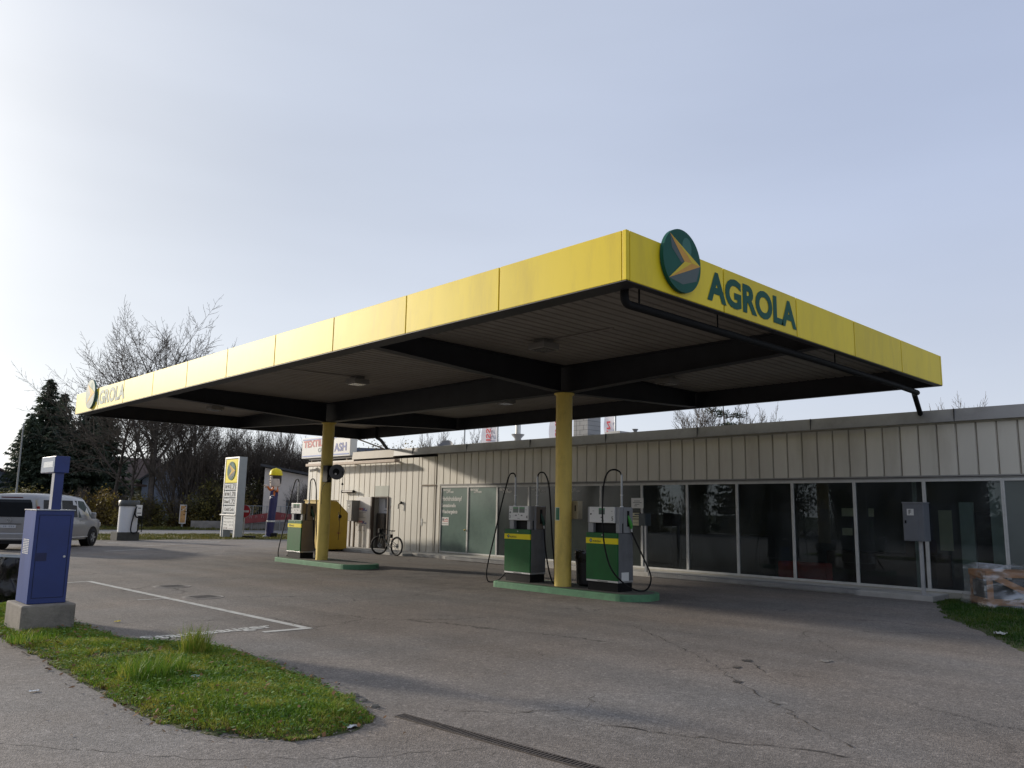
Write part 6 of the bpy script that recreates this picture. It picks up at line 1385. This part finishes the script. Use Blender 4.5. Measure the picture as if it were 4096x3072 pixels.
# broad leaved weeds, dead leaves, pebbles at the island edge
def flakes(name, pts, size, m, seed, tilt=.5, label=None, cat=None):
    g = random.Random(seed); vs = []; fs = []
    for (x, y, z) in pts:
        a = g.uniform(0, 6.28); s = size*g.uniform(.5, 1.3); ax = V((math.cos(a), math.sin(a), g.uniform(-tilt, tilt))).normalized(); b_ = V((-ax.y, ax.x, g.uniform(-tilt, tilt))).normalized(); p = V((x, y, z)); q = len(vs)
        vs += [p-ax*s, p-ax*s*.2+b_*s*.6, p+ax*s, p-ax*s*.2-b_*s*.6]; fs.append((q, q+1, q+2, q+3))
    o = scatter_mesh(name, [tuple(v) for v in vs], fs, m); o['kind'] = 'stuff'; return tag(o, label, cat)
g = np.random.default_rng(12)
def pts_in(poly, n, seed, ymax=12.5, zt=.05, dz=.05, edge=None):
    g = np.random.default_rng(seed); P = np.array(poly); lo, hi = P.min(0), P.max(0); hi[1] = min(hi[1], ymax)
    x = g.uniform(lo[0]-.25, hi[0]+.25, n*8); y = g.uniform(lo[1]-.25, hi[1], n*8); k = inside(x, y, poly); ed = edge_dist(x, y, poly)
    if edge == 'rim': k = (ed < .16*g.random(len(x)) ** 1.5+.01) & (y < ymax-.5)
    x, y, ed = x[k][:n], y[k][:n], ed[k][:n]; z = np.where(inside(x, y, poly), mound(x, y, poly, zt), 0)+g.uniform(.004, dz, len(x)); return list(zip(x, y, z))
flakes('clover_leaves', pts_in(islandp, 6500, 5, dz=.07), .018, grassmat('clover', (.04, .11, .015), (.08, .18, .03), (.20, .30, .08), 2.0), 5, .5, 'small broad weed leaves among the grass of the island', 'weeds')
flakes('dead_leaves', pts_in(islandp, 620, 6, dz=.075)+pts_in(islandp, 260, 16, dz=.03, edge='rim'), .024, mat('dead_leaf', (.17, .085, .035), rough=.9, var=.4, scale=9), 6, .6, 'brown dead leaves lying in the grass of the island', 'leaves')
flakes('pebbles', pts_in(islandp, 900, 7, dz=.012, edge='rim'), .014, mat('pebble', (.24, .21, .18), rough=.9, var=.4, scale=9), 7, .4, 'crumbs and pebbles along the ragged edge of the island', 'pebbles')
g_ = random.Random(31)
flakes('scattered_leaves', [(g_.uniform(2, 14), g_.uniform(3, 20), .012) for _ in range(90)]+[(g_.uniform(1.2, 2.4), g_.uniform(5, 11), .012) for _ in range(14)], .018, mat('scattered_leaf', (.13, .08, .04), rough=.9, var=.5, scale=3), 9, .25, 'few small leaves and crumbs scattered over the asphalt', 'leaves')
stm = mat('edge_stone', (.16, .145, .12), rough=.9, var=.25, scale=8, bump=.4)
for k, (x, y, s) in enumerate([(4.0, 5.95, .05), (4.05, 6.15, .055), (3.96, 5.72, .05), (4.22, 7.55, .06), (4.24, 7.85, .055), (4.17, 7.1, .05)]):
    r_ = random.Random(k); mb = MB().ell((x, y, .002), s*.8, s*.6, .02, 9, 6); mb.v = [(a+r_.uniform(-.008, .008), b+r_.uniform(-.008, .008), c+r_.uniform(-.004, .004)) for a, b, c in mb.v]
    tag(mb.build('edge_stone', stm), 'small pale stone set along the right edge of the grass island', 'stone', 'stones edging the grass island')
def scrap(name, lab, x, y, s, m, seed, z=.01, cat='litter'):
    r_ = random.Random(seed); mb = MB(); n = 7; zk = .03 if 'flat' in lab else .10; vs = [(x+s*(i/(n-1)-.5)*1.6+r_.uniform(-.12, .12)*s, y+s*(j/(n-1)-.5)+r_.uniform(-.1, .1)*s, z+abs(r_.gauss(0, zk))*s) for i in range(n) for j in range(n)]
    o = mb.add(vs, [(i*n+j, i*n+j+1, (i+1)*n+j+1, (i+1)*n+j) for i in range(n-1) for j in range(n-1)]).build(name, m); return tag(o, lab, cat)
scrap('plastic_scrap', 'crumpled white plastic scrap at the front tip of the grass island', 3.47, 5.30, .06, paper, 1)
scrap('plastic_scrap', 'pale plastic scrap lying on the grass at the right edge', 12.9, 3.62, .13, mat('paper_grey', (.45, .45, .43), rough=.8), 2, .04)
scrap('paper_scrap', 'pale flat paper scrap on the foreground asphalt at right', 9.05, 4.32, .10, mat('paper_dull', (.20, .185, .165), rough=.8), 3, .001)
scrap('paper_scrap', 'white paper scrap on the footpath left of the grass island', 2.02, 7.97, .045, paper, 4)
scrap('tissue_scrap', 'pale blue tissue scrap in the middle of the grass island', 3.18, 7.4, .06, mat('tissue_blue', (.5, .6, .64), rough=.8), 5, .075)
scrap('leaf_pair', 'two bright yellow leaves on the asphalt right of the blue vacuum machine', 3.95, 11.9, .05, yellowv, 6)
